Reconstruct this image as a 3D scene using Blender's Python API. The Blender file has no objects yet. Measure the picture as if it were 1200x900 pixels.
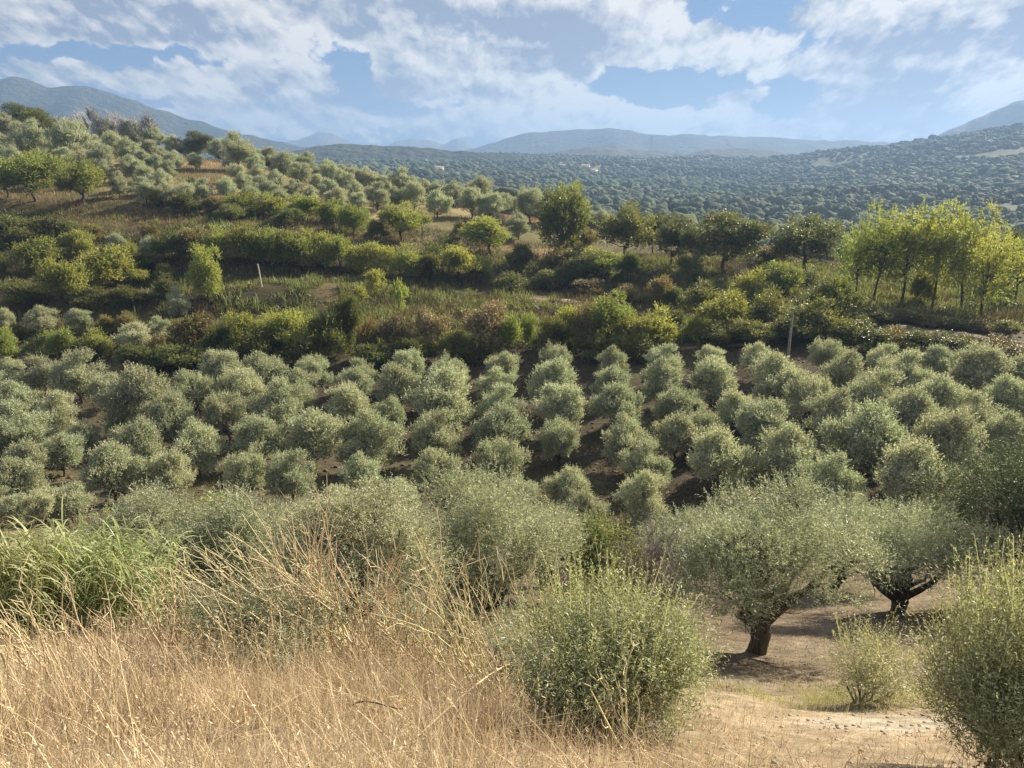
import bpy, math, random
import numpy as np

R = math.radians
scene = bpy.context.scene
COL = scene.collection
rng = np.random.default_rng(11)
random.seed(5)

# ------------------------------------------------------------------ camera
PITCH = R(16.0)
CT, ST = math.cos(PITCH), math.sin(PITCH)
FPX, CX, CY = 901.0, 600.0, 450.0
SUN_AZ, SUN_EL = R(48), R(29)          # to the right of the view direction / above the horizon
S_DIR = np.array([math.sin(SUN_AZ) * math.cos(SUN_EL), math.cos(SUN_AZ) * math.cos(SUN_EL), math.sin(SUN_EL)])

cam = bpy.data.cameras.new('camera')
cam.sensor_width = 36.0
cam.lens = FPX / 1200.0 * 36.0
cam.clip_start = 0.05
cam.clip_end = 40000
cam_ob = bpy.data.objects.new('camera', cam)
cam_ob.rotation_euler = (R(90) - PITCH, 0, 0)
COL.objects.link(cam_ob)
scene.camera = cam_ob


def pix(px, py):
    a = (np.asarray(px, float) - CX) / FPX
    b = (CY - np.asarray(py, float)) / FPX
    return a, CT + b * ST, -ST + b * CT


# ------------------------------------------------------------------ noise
def _hash(ix, iy, seed):
    n = (ix * 374761393 + iy * 668265263 + seed * 1442695041) & 0xFFFFFFFF
    n = ((n ^ (n >> 13)) * 1274126177) & 0xFFFFFFFF
    return ((n ^ (n >> 16)) & 0xFFFF) / 65535.0


def vnoise(x, y, seed=0):
    x = np.asarray(x, float); y = np.asarray(y, float)
    ix = np.floor(x).astype(np.int64); iy = np.floor(y).astype(np.int64)
    fx = x - ix; fy = y - iy
    fx = fx * fx * (3 - 2 * fx); fy = fy * fy * (3 - 2 * fy)
    a = _hash(ix, iy, seed); b = _hash(ix + 1, iy, seed)
    c = _hash(ix, iy + 1, seed); d = _hash(ix + 1, iy + 1, seed)
    return (a * (1 - fx) + b * fx) * (1 - fy) + (c * (1 - fx) + d * fx) * fy


def fbm(x, y, seed=0, oct=4):
    s = 0; a = 0.5; n = 0
    for i in range(oct):
        s = s + a * vnoise(x * 2 ** i + 17.3 * i, y * 2 ** i - 9.1 * i, seed + i); n += a; a *= 0.5
    return s / n


def sstep(e0, e1, x):
    t = np.clip((x - e0) / (e1 - e0), 0, 1)
    return t * t * (3 - 2 * t)


# ------------------------------------------------------------------ mesh helpers
def mesh_arrays(name, verts, faces, tint=None, smooth=False, col=None):
    """verts (N,3); faces (M,k) all with the same k"""
    verts = np.asarray(verts, np.float32).reshape(-1, 3)
    faces = np.asarray(faces, np.int32)
    m, k = faces.shape
    me = bpy.data.meshes.new(name)
    me.vertices.add(len(verts)); me.vertices.foreach_set('co', verts.ravel())
    me.loops.add(m * k); me.loops.foreach_set('vertex_index', faces.ravel())
    me.polygons.add(m); me.polygons.foreach_set('loop_start', np.arange(0, m * k, k, dtype=np.int32))
    if smooth:
        me.polygons.foreach_set('use_smooth', np.ones(m, bool))
    if tint is not None:
        at = me.attributes.new('tint', 'FLOAT', 'POINT')
        at.data.foreach_set('value', np.asarray(tint, np.float32))
    if col is not None:
        at = me.attributes.new('ground', 'FLOAT_COLOR', 'POINT')
        c4 = np.ones((len(verts), 4), np.float32); c4[:, :3] = col
        at.data.foreach_set('color', c4.ravel())
    me.update(calc_edges=True)
    me.validate()
    return me


def obj(name, me, mat=None, parent=None, loc=None):
    o = bpy.data.objects.new(name, me)
    COL.objects.link(o)
    if mat is not None and me is not None and not me.materials:
        me.materials.append(mat)
    if parent is not None:
        o.parent = parent
    if loc is not None:
        o.location = loc
    return o


def tag(o, label=None, cat=None, group=None, kind=None):
    if label: o['label'] = label
    if cat: o['category'] = cat
    if group: o['group'] = group
    if kind: o['kind'] = kind
    return o


def norm(v):
    return v / np.maximum(np.linalg.norm(v, axis=-1, keepdims=True), 1e-9)


class Geo:
    """collects quads with a tint per vertex"""
    def __init__(s): s.v = []; s.f = []; s.t = []; s.n = 0
    def add(s, v, f, t=0.5):
        v = np.asarray(v, float).reshape(-1, 3); f = np.asarray(f, int)
        s.v.append(v); s.f.append(f + s.n)
        s.t.append(np.full(len(v), t) if np.isscalar(t) else np.asarray(t, float)); s.n += len(v)
    def mesh(s, name, smooth=False):
        return mesh_arrays(name, np.concatenate(s.v), np.concatenate(s.f), np.concatenate(s.t), smooth)


def tube(g, pts, radii, sides=6, t=0.5):
    pts = np.asarray(pts, float); n = len(pts)
    d = np.gradient(pts, axis=0); d = norm(d)
    ref = np.array([0.31, 0.95, 0.05]) if abs(d[0][2]) > 0.5 else np.array([0, 0, 1.0])
    a = norm(np.cross(d, ref)); b = np.cross(d, a)
    ang = np.linspace(0, 2 * math.pi, sides, endpoint=False)
    ring = (np.cos(ang)[None, :, None] * a[:, None] + np.sin(ang)[None, :, None] * b[:, None]) * np.asarray(radii)[:, None, None]
    v = (pts[:, None] + ring).reshape(-1, 3)
    f = []
    for i in range(n - 1):
        for j in range(sides):
            j2 = (j + 1) % sides
            f.append((i * sides + j, i * sides + j2, (i + 1) * sides + j2, (i + 1) * sides + j))
    g.add(v, f, t)


def curve_pts(p0, p1, bend, n=6, rg=rng):
    p0 = np.asarray(p0, float); p1 = np.asarray(p1, float)
    t = np.linspace(0, 1, n)[:, None]
    off = rg.normal(size=3) * bend
    off2 = rg.normal(size=3) * bend * 0.5
    return p0 + (p1 - p0) * t + off * (np.sin(t * math.pi)) + off2 * np.sin(t * 2 * math.pi)


def leaves(g, P, D, L, W, rg, tint, mid=0.45):
    """one rhombic leaf per row"""
    n = len(P)
    L = np.broadcast_to(L, (n,))[:, None]; W = np.broadcast_to(W, (n,))[:, None]
    side = norm(np.cross(D, rg.normal(size=(n, 3))))
    m = P + D * L * mid
    v = np.stack([P, m + side * W / 2, P + D * L, m - side * W / 2], 1)
    f = np.arange(n * 4).reshape(n, 4)
    g.add(v.reshape(-1, 3), f, np.repeat(tint, 4))


def ico():
    p = (1 + 5 ** 0.5) / 2
    v = norm(np.array([(-1, p, 0), (1, p, 0), (-1, -p, 0), (1, -p, 0), (0, -1, p), (0, 1, p), (0, -1, -p), (0, 1, -p), (p, 0, -1), (p, 0, 1), (-p, 0, -1), (-p, 0, 1)], float))
    f = [(0, 11, 5), (0, 5, 1), (0, 1, 7), (0, 7, 10), (0, 10, 11), (1, 5, 9), (5, 11, 4), (11, 10, 2), (10, 7, 6), (7, 1, 8), (3, 9, 4), (3, 4, 2), (3, 2, 6), (3, 6, 8), (3, 8, 9), (4, 9, 5), (2, 4, 11), (6, 2, 10), (8, 6, 7), (9, 8, 1)]
    return v, np.array(f)


def ico2():
    v, f = ico(); v = list(map(tuple, v)); cache = {}
    def mid(a, b):
        k = (min(a, b), max(a, b))
        if k not in cache:
            m_ = norm((np.array(v[a]) + np.array(v[b]))[None])[0]; v.append(tuple(m_)); cache[k] = len(v) - 1
        return cache[k]
    nf = []
    for a, b_, c_ in f:
        x1, x2, x3 = mid(a, b_), mid(b_, c_), mid(c_, a)
        nf += [(a, x1, x3), (b_, x2, x1), (c_, x3, x2), (x1, x2, x3)]
    return np.array(v), np.array(nf)


def ribbon(g, pts, widths, side, tint):
    """pts (N,K,3) widths (K,) side (N,3)"""
    N, K, _ = pts.shape
    w = np.asarray(widths)
    if w.ndim == 1: w = np.broadcast_to(w, (N, K))
    l = pts + side[:, None] * w[..., None] / 2; r = pts - side[:, None] * w[..., None] / 2
    v = np.stack([l, r], 2).reshape(-1, 3)
    base = (np.arange(N) * K * 2)[:, None] + (np.arange(K - 1) * 2)[None]
    f = np.stack([base, base + 1, base + 3, base + 2], -1).reshape(-1, 4)
    g.add(v, f, np.repeat(tint, K * 2))


# ------------------------------------------------------------------ materials
def new_mat(name):
    m = bpy.data.materials.new(name); m.use_nodes = True
    nt = m.node_tree
    for n in list(nt.nodes): nt.nodes.remove(n)
    return m, nt, nt.nodes, nt.links


def N(nt, t, **kw):
    n = nt.nodes.new(t)
    for k, v in kw.items(): setattr(n, k, v)
    return n


def leaf_mat(name, top, under, trans=0.35, tcol=None, rough=0.5, spec=0.35, var=0.35, ovar=0.25, blotch=None, bscale=3.0, bamount=0.5):
    m, nt, nodes, L = new_mat(name)
    out = N(nt, 'ShaderNodeOutputMaterial')
    geo = N(nt, 'ShaderNodeNewGeometry')
    mix = N(nt, 'ShaderNodeMix', data_type='RGBA')
    L.new(geo.outputs['Backfacing'], mix.inputs[0])
    mix.inputs[6].default_value = (*top, 1); mix.inputs[7].default_value = (*under, 1)
    src = mix.outputs[2]
    oi = N(nt, 'ShaderNodeObjectInfo')
    if blotch is not None:
        tc = N(nt, 'ShaderNodeTexCoord')
        ad = N(nt, 'ShaderNodeVectorMath', operation='ADD')
        L.new(tc.outputs['Object'], ad.inputs[0])
        L.new(oi.outputs['Location'], ad.inputs[1])
        nz = N(nt, 'ShaderNodeTexNoise'); nz.inputs['Scale'].default_value = bscale; nz.inputs['Detail'].default_value = 3
        L.new(ad.outputs[0], nz.inputs['Vector'])
        mr = N(nt, 'ShaderNodeMapRange'); mr.inputs[1].default_value = 0.45; mr.inputs[2].default_value = 0.68
        mr.inputs[3].default_value = 0; mr.inputs[4].default_value = bamount
        L.new(nz.outputs[0], mr.inputs[0])
        mb = N(nt, 'ShaderNodeMix', data_type='RGBA')
        L.new(mr.outputs[0], mb.inputs[0]); L.new(src, mb.inputs[6]); mb.inputs[7].default_value = (*blotch, 1)
        src = mb.outputs[2]
    at = N(nt, 'ShaderNodeAttribute', attribute_name='tint')
    mr = N(nt, 'ShaderNodeMapRange'); mr.inputs[3].default_value = 1 - var; mr.inputs[4].default_value = 1 + var
    L.new(at.outputs['Fac'], mr.inputs[0])
    mo = N(nt, 'ShaderNodeMapRange'); mo.inputs[3].default_value = 1 - ovar; mo.inputs[4].default_value = 1 + ovar
    L.new(oi.outputs['Random'], mo.inputs[0])
    mm = N(nt, 'ShaderNodeMath', operation='MULTIPLY'); L.new(mr.outputs[0], mm.inputs[0]); L.new(mo.outputs[0], mm.inputs[1])
    hs = N(nt, 'ShaderNodeHueSaturation'); L.new(src, hs.inputs['Color']); L.new(mm.outputs[0], hs.inputs['Value'])
    mh = N(nt, 'ShaderNodeMapRange'); mh.inputs[3].default_value = 0.48; mh.inputs[4].default_value = 0.52
    rr = N(nt, 'ShaderNodeMath', operation='FRACT'); r2 = N(nt, 'ShaderNodeMath', operation='MULTIPLY'); r2.inputs[1].default_value = 7.31
    L.new(oi.outputs['Random'], r2.inputs[0]); L.new(r2.outputs[0], rr.inputs[0]); L.new(rr.outputs[0], mh.inputs[0])
    L.new(mh.outputs[0], hs.inputs['Hue'])
    pb = N(nt, 'ShaderNodeBsdfPrincipled'); pb.inputs['Roughness'].default_value = rough
    pb.inputs['Specular IOR Level'].default_value = spec
    L.new(hs.outputs[0], pb.inputs['Base Color'])
    tr = N(nt, 'ShaderNodeBsdfTranslucent')
    tm = N(nt, 'ShaderNodeMix', data_type='RGBA', blend_type='MULTIPLY'); tm.inputs[0].default_value = 1
    L.new(hs.outputs[0], tm.inputs[6]); tm.inputs[7].default_value = (*(tcol or (1.3, 1.35, 0.7)), 1)
    L.new(tm.outputs[2], tr.inputs['Color'])
    ms = N(nt, 'ShaderNodeMixShader'); ms.inputs[0].default_value = trans
    L.new(pb.outputs[0], ms.inputs[1]); L.new(tr.outputs[0], ms.inputs[2]); L.new(ms.outputs[0], out.inputs[0])
    return m


def plain_mat(name, c1, c2, scale=6.0, rough=0.9, bump=0.3, stretch=(1, 1, 1), detail=6):
    m, nt, nodes, L = new_mat(name)
    out = N(nt, 'ShaderNodeOutputMaterial'); pb = N(nt, 'ShaderNodeBsdfPrincipled')
    pb.inputs['Roughness'].default_value = rough; pb.inputs['Specular IOR Level'].default_value = 0.2
    tc = N(nt, 'ShaderNodeTexCoord'); mp = N(nt, 'ShaderNodeMapping'); mp.inputs['Scale'].default_value = stretch
    L.new(tc.outputs['Object'], mp.inputs[0])
    nz = N(nt, 'ShaderNodeTexNoise'); nz.inputs['Scale'].default_value = scale; nz.inputs['Detail'].default_value = detail
    L.new(mp.outputs[0], nz.inputs['Vector'])
    cr = N(nt, 'ShaderNodeValToRGB'); cr.color_ramp.elements[0].position = 0.32; cr.color_ramp.elements[1].position = 0.68
    cr.color_ramp.elements[0].color = (*c1, 1); cr.color_ramp.elements[1].color = (*c2, 1)
    L.new(nz.outputs[0], cr.inputs[0]); L.new(cr.outputs[0], pb.inputs['Base Color'])
    bp = N(nt, 'ShaderNodeBump'); bp.inputs['Strength'].default_value = bump; bp.inputs['Distance'].default_value = 0.05
    L.new(nz.outputs[0], bp.inputs['Height']); L.new(bp.outputs[0], pb.inputs['Normal'])
    L.new(pb.outputs[0], out.inputs[0])
    return m


M = {}
M['olive'] = leaf_mat('olive_leaf', (0.25, 0.262, 0.172), (0.46, 0.47, 0.345), trans=0.33, tcol=(1.15, 1.25, 0.85), rough=0.6, spec=0.25, ovar=0.16)
M['olive_near'] = leaf_mat('olive_leaf_near', (0.188, 0.202, 0.128), (0.385, 0.40, 0.29), trans=0.34, tcol=(1.15, 1.2, 0.8), rough=0.5, spec=0.35, ovar=0.12)
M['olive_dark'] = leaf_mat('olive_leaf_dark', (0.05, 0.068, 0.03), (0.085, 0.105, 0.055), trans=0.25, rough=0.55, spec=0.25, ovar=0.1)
M['bush'] = leaf_mat('bush_leaf', (0.195, 0.203, 0.112), (0.40, 0.405, 0.28), trans=0.35, tcol=(1.2, 1.2, 0.66), rough=0.48, spec=0.35, ovar=0.1)
M['yg'] = leaf_mat('yellow_green_leaf', (0.185, 0.21, 0.065), (0.235, 0.26, 0.105), trans=0.45, tcol=(1.35, 1.35, 0.5), blotch=(0.20, 0.18, 0.06), bamount=0.3)
M['green'] = leaf_mat('dark_green_leaf', (0.095, 0.108, 0.045), (0.13, 0.14, 0.065), trans=0.40, tcol=(1.4, 1.45, 0.5), blotch=(0.12, 0.12, 0.03), bamount=0.5)
M['rust'] = leaf_mat('russet_leaf', (0.165, 0.15, 0.065), (0.205, 0.185, 0.095), trans=0.38, tcol=(1.4, 1.1, 0.5), blotch=(0.09, 0.11, 0.03), bamount=0.9)
M['pink'] = leaf_mat('withered_leaf', (0.23, 0.19, 0.115), (0.28, 0.23, 0.15), trans=0.30, tcol=(1.2, 1.05, 0.7), blotch=(0.11, 0.125, 0.03), bamount=0.9)
M['locust'] = leaf_mat('acacia_leaf', (0.205, 0.235, 0.085), (0.235, 0.255, 0.11), trans=0.56, tcol=(1.35, 1.4, 0.5), blotch=(0.19, 0.18, 0.07), bamount=0.35, ovar=0.1)
M['oak'] = leaf_mat('oak_leaf', (0.125, 0.145, 0.06), (0.18, 0.195, 0.10), trans=0.38, blotch=(0.16, 0.145, 0.065), bamount=0.5)
M['reed'] = leaf_mat('reed_leaf', (0.30, 0.335, 0.155), (0.33, 0.355, 0.18), trans=0.42, tcol=(1.15, 1.12, 0.55), rough=0.5, spec=0.3, ovar=0.05, var=0.5)
M['straw'] = leaf_mat('straw', (0.425, 0.355, 0.235), (0.445, 0.37, 0.25), trans=0.25, tcol=(1.1, 1.0, 0.8), rough=0.6, var=0.55, ovar=0.02)
M['stalk'] = leaf_mat('dry_stalk', (0.52, 0.44, 0.27), (0.52, 0.44, 0.27), trans=0.12, tcol=(1.1, 1.0, 0.8), rough=0.55, var=0.3, ovar=0.05)
M['scrub'] = leaf_mat('dry_scrub', (0.095, 0.085, 0.036), (0.105, 0.09, 0.04), trans=0.25, tcol=(1.1, 1.0, 0.7), rough=0.8, var=0.6, ovar=0.02)
M['litter'] = leaf_mat('leaf_litter', (0.20, 0.15, 0.095), (0.26, 0.20, 0.14), trans=0.1, rough=0.8, var=0.5, ovar=0.02)
M['bark'] = plain_mat('bark', (0.035, 0.028, 0.02), (0.12, 0.095, 0.07), 9, stretch=(3, 3, 0.7), bump=0.8)
M['twig'] = plain_mat('grey_twig', (0.13, 0.115, 0.105), (0.23, 0.205, 0.185), 8)
M['bare_twig'] = plain_mat('pale_grey_twig', (0.25, 0.245, 0.245), (0.37, 0.365, 0.365), 8)
M['grove'] = leaf_mat('far_olive_leaf', (0.078, 0.096, 0.060), (0.078, 0.096, 0.060), trans=0.0, rough=0.9, spec=0.05, var=0.32, ovar=0.0)
M['wood'] = leaf_mat('far_wood_leaf', (0.060, 0.076, 0.042), (0.060, 0.076, 0.042), trans=0.0, rough=0.9, spec=0.05, var=0.35, ovar=0.0)

# ------------------------------------------------------------------ terrain
# ground profiles: image column -> (image row, metres along the optical axis)
COLS = {
    0: [(900, 3.6), (830, 5.6), (760, 9), (700, 14), (650, 22), (610, 32), (570, 39), (530, 45), (490, 51), (450, 57), (420, 62), (380, 68),
        (330, 76), (290, 86), (250, 97), (210, 112), (182, 130), (166, 156), (158, 182), (166, 240), (176, 420), (182, 1000), (180, 1700), (190, 5000)],
    300: [(900, 3.6), (830, 5.6), (760, 8.7), (700, 15), (650, 23), (610, 32), (570, 38), (530, 44), (490, 50), (456, 56), (420, 61), (380, 68),
          (330, 77), (290, 87), (250, 100), (221, 118), (198, 146), (206, 200), (210, 420), (190, 1000), (181, 1700), (190, 5000)],
    600: [(900, 3.6), (840, 6), (770, 10), (720, 16), (660, 25), (600, 37), (560, 41), (530, 45), (490, 50), (457, 54.5), (430, 58.5), (410, 61),
          (380, 70), (345, 82), (320, 92), (290, 103), (268, 115), (255, 125), (264, 180), (258, 300), (228, 520), (208, 800), (193, 1150), (183, 1700), (190, 5000)],
    900: [(900, 4.5), (850, 7.5), (800, 11.5), (760, 15), (710, 20), (650, 28), (600, 35), (560, 39), (520, 43), (480, 48), (440, 53), (420, 56),
          (390, 62), (365, 69), (335, 78), (312, 90), (300, 98), (306, 130), (296, 200), (275, 320), (247, 480), (220, 800), (198, 1150), (184, 1700), (190, 5000)],
    1200: [(900, 5), (850, 7.5), (800, 10), (750, 14), (700, 19), (650, 26), (600, 33), (560, 37), (520, 40), (480, 44), (440, 49), (415, 53),
           (400, 57), (375, 64), (355, 72), (338, 82), (328, 95), (332, 140), (312, 210), (287, 300), (250, 430), (212, 620), (178, 850), (153, 1080), (170, 1600), (188, 5000)],
}
K = 6.0
cu, cw, cs = [], [], []
for px, prof in COLS.items():
    for py, t in prof:
        a, dy, dz = pix(px, py)
        X, Y, Z = a * t, dy * t, dz * t
        cu.append(X / (Y + K)); cw.append(math.log(Y + K)); cs.append(Z / (Y + K))
# the same profiles carried on beyond the picture's edges, and behind the viewer
for px, prof, du in ((0, COLS[0], -0.5), (1200, COLS[1200], 0.5)):
    for py, t in prof:
        a, dy, dz = pix(px, py)
        X, Y, Z = a * t, dy * t, dz * t
        if Y > 300: Z = Z * 1.05 + 6
        cu.append(X / (Y + K) + du); cw.append(math.log(Y + K)); cs.append(Z / (Y + K))
for u0 in (-0.9, -0.4, 0, 0.4, 0.9):
    for yy, zz in ((-4.5, -1.5), (0.0, -1.62)):
        cu.append(u0); cw.append(math.log(yy + K)); cs.append(zz / (yy + K))
cu, cw, cs = map(np.array, (cu, cw, cs))


def tps_k(r2):
    return np.where(r2 > 1e-12, 0.5 * r2 * np.log(np.maximum(r2, 1e-12)), 0)


US = 2.0


def tps_fit():
    n = len(cu)
    p = np.stack([cu * US, cw], 1)
    d2 = ((p[:, None] - p[None]) ** 2).sum(-1)
    A = np.zeros((n + 3, n + 3))
    A[:n, :n] = tps_k(d2) + np.eye(n) * 2e-3
    A[:n, n] = 1; A[:n, n + 1:] = p; A[n, :n] = 1; A[n + 1:, :n] = p.T
    b = np.zeros(n + 3); b[:n] = cs
    return p, np.linalg.solve(A, b)


TP, TC = tps_fit()


def tps_eval(u, w):
    q = np.stack([u.ravel() * US, w.ravel()], 1)
    res = np.empty(len(q))
    for i in range(0, len(q), 20000):
        qq = q[i:i + 20000]
        d2 = ((qq[:, None] - TP[None]) ** 2).sum(-1)
        res[i:i + 20000] = tps_k(d2) @ TC[:len(TP)] + TC[len(TP)] + qq @ TC[len(TP) + 1:]
    return res.reshape(u.shape)


NU, NW = 330, 520
U0, U1 = -1.35, 1.35
W0, W1 = math.log(1.2), math.log(4300)
gu = np.linspace(U0, U1, NU); gw = np.linspace(W0, W1, NW)
GU, GW = np.meshgrid(gu, gw)
# coarse evaluation then bilinear: smooth enough and quick
GS = tps_eval(GU, GW)
q = np.exp(GW); GX = GU * q; GY = q - K
GZ = GS * q
# terraces on the middle slope
wt = sstep(63, 70, GY) * (1 - sstep(100, 118, GY))
warp = (fbm(GX / 22, GY / 22, 3) - 0.5) * 2.2
st = 2.3
qz = (GZ + warp) / st
fr = qz - np.floor(qz)
tz = st * (np.floor(qz) + sstep(0.45, 0.95, fr)) - warp
GZ = GZ * (1 - 0.75 * wt) + tz * 0.75 * wt
# unevenness
dist = np.maximum(GY, 1)
GZ = GZ + (fbm(GX / 1.3, GY / 1.3, 21) - 0.5) * 0.16 * (1 - sstep(14, 40, dist)) + (fbm(GX / 5, GY / 5, 31) - 0.5) * 0.5 * sstep(12, 30, dist) * (1 - sstep(200, 400, dist))
GZ = GZ + (fbm(GX / 120, GY / 120, 41, 5) - 0.5) * 16 * sstep(170, 500, dist) + (fbm(GX / 420, GY / 420, 47, 3) - 0.5) * 26 * sstep(700, 1300, dist)


def ground_z(x, y):
    x = np.asarray(x, float); y = np.asarray(y, float)
    qq = np.maximum(y + K, 1.21)
    fu = np.clip((x / qq - U0) / (U1 - U0) * (NU - 1), 0, NU - 1.001)
    fw = np.clip((np.log(qq) - W0) / (W1 - W0) * (NW - 1), 0, NW - 1.001)
    iu = fu.astype(int); iw = fw.astype(int); a = fu - iu; b = fw - iw
    return (GZ[iw, iu] * (1 - a) + GZ[iw, iu + 1] * a) * (1 - b) + (GZ[iw + 1, iu] * (1 - a) + GZ[iw + 1, iu + 1] * a) * b


TT = np.exp(np.linspace(math.log(2.0), math.log(6000), 2600))


def spot(px, py, tmax=None):
    """where the sight line through a point of the photograph meets the ground: (x, y, z, metres along the axis)"""
    a, dy, dz = pix(px, py)
    g = ground_z(a * TT, dy * TT)
    below = np.nonzero(dz * TT < g)[0]
    i = below[0] if len(below) else len(TT) - 1
    if tmax and TT[i] > tmax:                       # the line passes over the crest: stand on the crest itself
        k = np.nonzero((TT > 20) & (TT < tmax))[0]
        i = k[np.argmax(g[k] / (dy * TT[k]) - dz / dy)]
    t = TT[i]
    x, y = float(a * t), float(dy * t)
    return x, y, float(ground_z(x, y)), float(t)


# ground colour (albedo) by zone
def lerp(a, b, t):
    return a * (1 - t[..., None]) + np.asarray(b) * t[..., None]


n1 = fbm(GX / 2.5, GY / 2.5, 51, 5); n2 = fbm(GX / 9, GY / 9, 61, 4); n3 = fbm(GX / 40, GY / 40, 71, 4); n4 = fbm(GX / 150, GY / 150, 81, 4)
C = np.zeros(GX.shape + (3,)) + np.array([0.20, 0.16, 0.11])
C = lerp(C, (0.30, 0.24, 0.165), sstep(0.45, 0.65, n1) * 0.5)
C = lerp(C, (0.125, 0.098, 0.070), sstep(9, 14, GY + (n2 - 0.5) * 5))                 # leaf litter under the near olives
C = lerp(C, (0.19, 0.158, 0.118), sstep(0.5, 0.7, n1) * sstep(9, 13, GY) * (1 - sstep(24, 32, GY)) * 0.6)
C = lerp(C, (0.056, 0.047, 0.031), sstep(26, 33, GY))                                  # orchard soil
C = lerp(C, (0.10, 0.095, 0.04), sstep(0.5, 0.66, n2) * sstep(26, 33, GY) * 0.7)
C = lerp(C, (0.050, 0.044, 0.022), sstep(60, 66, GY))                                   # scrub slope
C = lerp(C, (0.095, 0.072, 0.036), sstep(0.5, 0.65, n2) * sstep(60, 66, GY) * 0.7)
upper = sstep(92, 106, GY + (n2 - 0.5) * 22 + GX * 0.05) * (1 - 0.75 * sstep(0.02, 0.12, GX / np.maximum(GY, 1)))
C = lerp(C, (0.20, 0.165, 0.085), upper)                                                # dry meadow between upper olives
C = lerp(C, (0.075, 0.075, 0.032), sstep(0.42, 0.58, n2) * upper * 0.85)
va = sstep(165, 230, GY)
def contour(X, Y, Z): return np.mod((Z + (fbm(X / 70, Y / 70, 111) - 0.5) * 14) / 6.5, 1.0)
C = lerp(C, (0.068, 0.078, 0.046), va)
C = lerp(C, (0.10, 0.098, 0.055), sstep(0.56, 0.68, n3) * va * 0.3)
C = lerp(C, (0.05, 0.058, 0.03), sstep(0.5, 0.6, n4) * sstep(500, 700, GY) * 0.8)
cb_ = contour(GX, GY, GZ); C = lerp(C, (0.070, 0.068, 0.042), (1 - sstep(0.07, 0.14, cb_)) * va * 0.8)
C = lerp(C, (0.12, 0.12, 0.07), sstep(1000, 1150, GY) * (1 - sstep(1500, 1700, GY)) * sstep(-50, 60, GX) * (1 - sstep(250, 380, GX)) * 0.6)  # sunlit patch across the far valley, painted into the ground colour
# the pale eroded clay by the right-hand bush
ex, ey, ez, et = spot(1075, 850)
d = np.hypot((GX - ex) / 1.5, (GY - ey) / 0.75) + (n1 - 0.5) * 1.2
C = lerp(C, (0.275, 0.245, 0.195), 1 - sstep(0.7, 1.25, d))
for cxp, cyp in ((860, 800), (1000, 835), (20, 545)):
    ex2, ey2, _, t2 = spot(cxp, cyp)
    d = np.hypot((GX - ex2) / (t2 * 0.06), (GY - ey2) / (t2 * 0.05)) + (n1 - 0.5) * 1.2
    C = lerp(C, (0.23, 0.195, 0.15), (1 - sstep(0.5, 1.2, d)) * 0.7)

idx = np.arange(NU * NW).reshape(NW, NU)
gf = np.stack([idx[:-1, :-1], idx[:-1, 1:], idx[1:, 1:], idx[1:, :-1]], -1).reshape(-1, 4)
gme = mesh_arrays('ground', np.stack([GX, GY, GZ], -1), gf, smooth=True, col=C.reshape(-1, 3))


def ground_mat():
    m, nt, nodes, L = new_mat('earth_and_dry_grass')
    out = N(nt, 'ShaderNodeOutputMaterial'); pb = N(nt, 'ShaderNodeBsdfPrincipled')
    pb.inputs['Roughness'].default_value = 0.95; pb.inputs['Specular IOR Level'].default_value = 0.1
    at = N(nt, 'ShaderNodeAttribute', attribute_name='ground')
    tc = N(nt, 'ShaderNodeTexCoord')
    nz = N(nt, 'ShaderNodeTexNoise'); nz.inputs['Scale'].default_value = 3.2; nz.inputs['Detail'].default_value = 10; nz.inputs['Roughness'].default_value = 0.68
    L.new(tc.outputs['Object'], nz.inputs['Vector'])
    mr = N(nt, 'ShaderNodeMapRange'); mr.inputs[1].default_value = 0.3; mr.inputs[2].default_value = 0.7; mr.inputs[3].default_value = 0.5; mr.inputs[4].default_value = 1.45
    L.new(nz.outputs[0], mr.inputs[0])
    n2 = N(nt, 'ShaderNodeTexNoise'); n2.inputs['Scale'].default_value = 0.09; n2.inputs['Detail'].default_value = 8
    L.new(tc.outputs['Object'], n2.inputs['Vector'])
    m2 = N(nt, 'ShaderNodeMapRange'); m2.inputs[1].default_value = 0.35; m2.inputs[2].default_value = 0.65; m2.inputs[3].default_value = 0.75; m2.inputs[4].default_value = 1.25
    L.new(n2.outputs[0], m2.inputs[0])
    mm = N(nt, 'ShaderNodeMath', operation='MULTIPLY'); L.new(mr.outputs[0], mm.inputs[0]); L.new(m2.outputs[0], mm.inputs[1])
    hs = N(nt, 'ShaderNodeHueSaturation'); L.new(at.outputs['Color'], hs.inputs['Color']); L.new(mm.outputs[0], hs.inputs['Value'])
    L.new(hs.outputs[0], pb.inputs['Base Color'])
    bp = N(nt, 'ShaderNodeBump'); bp.inputs['Strength'].default_value = 0.7; bp.inputs['Distance'].default_value = 0.12
    L.new(nz.outputs[0], bp.inputs['Height']); L.new(bp.outputs[0], pb.inputs['Normal'])
    L.new(pb.outputs[0], out.inputs[0])
    return m


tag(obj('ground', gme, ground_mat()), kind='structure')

# dirt tracks along the terraces
M['track'] = plain_mat('track_dirt', (0.10, 0.075, 0.045), (0.20, 0.15, 0.095), 1.4, bump=0.5)


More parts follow.
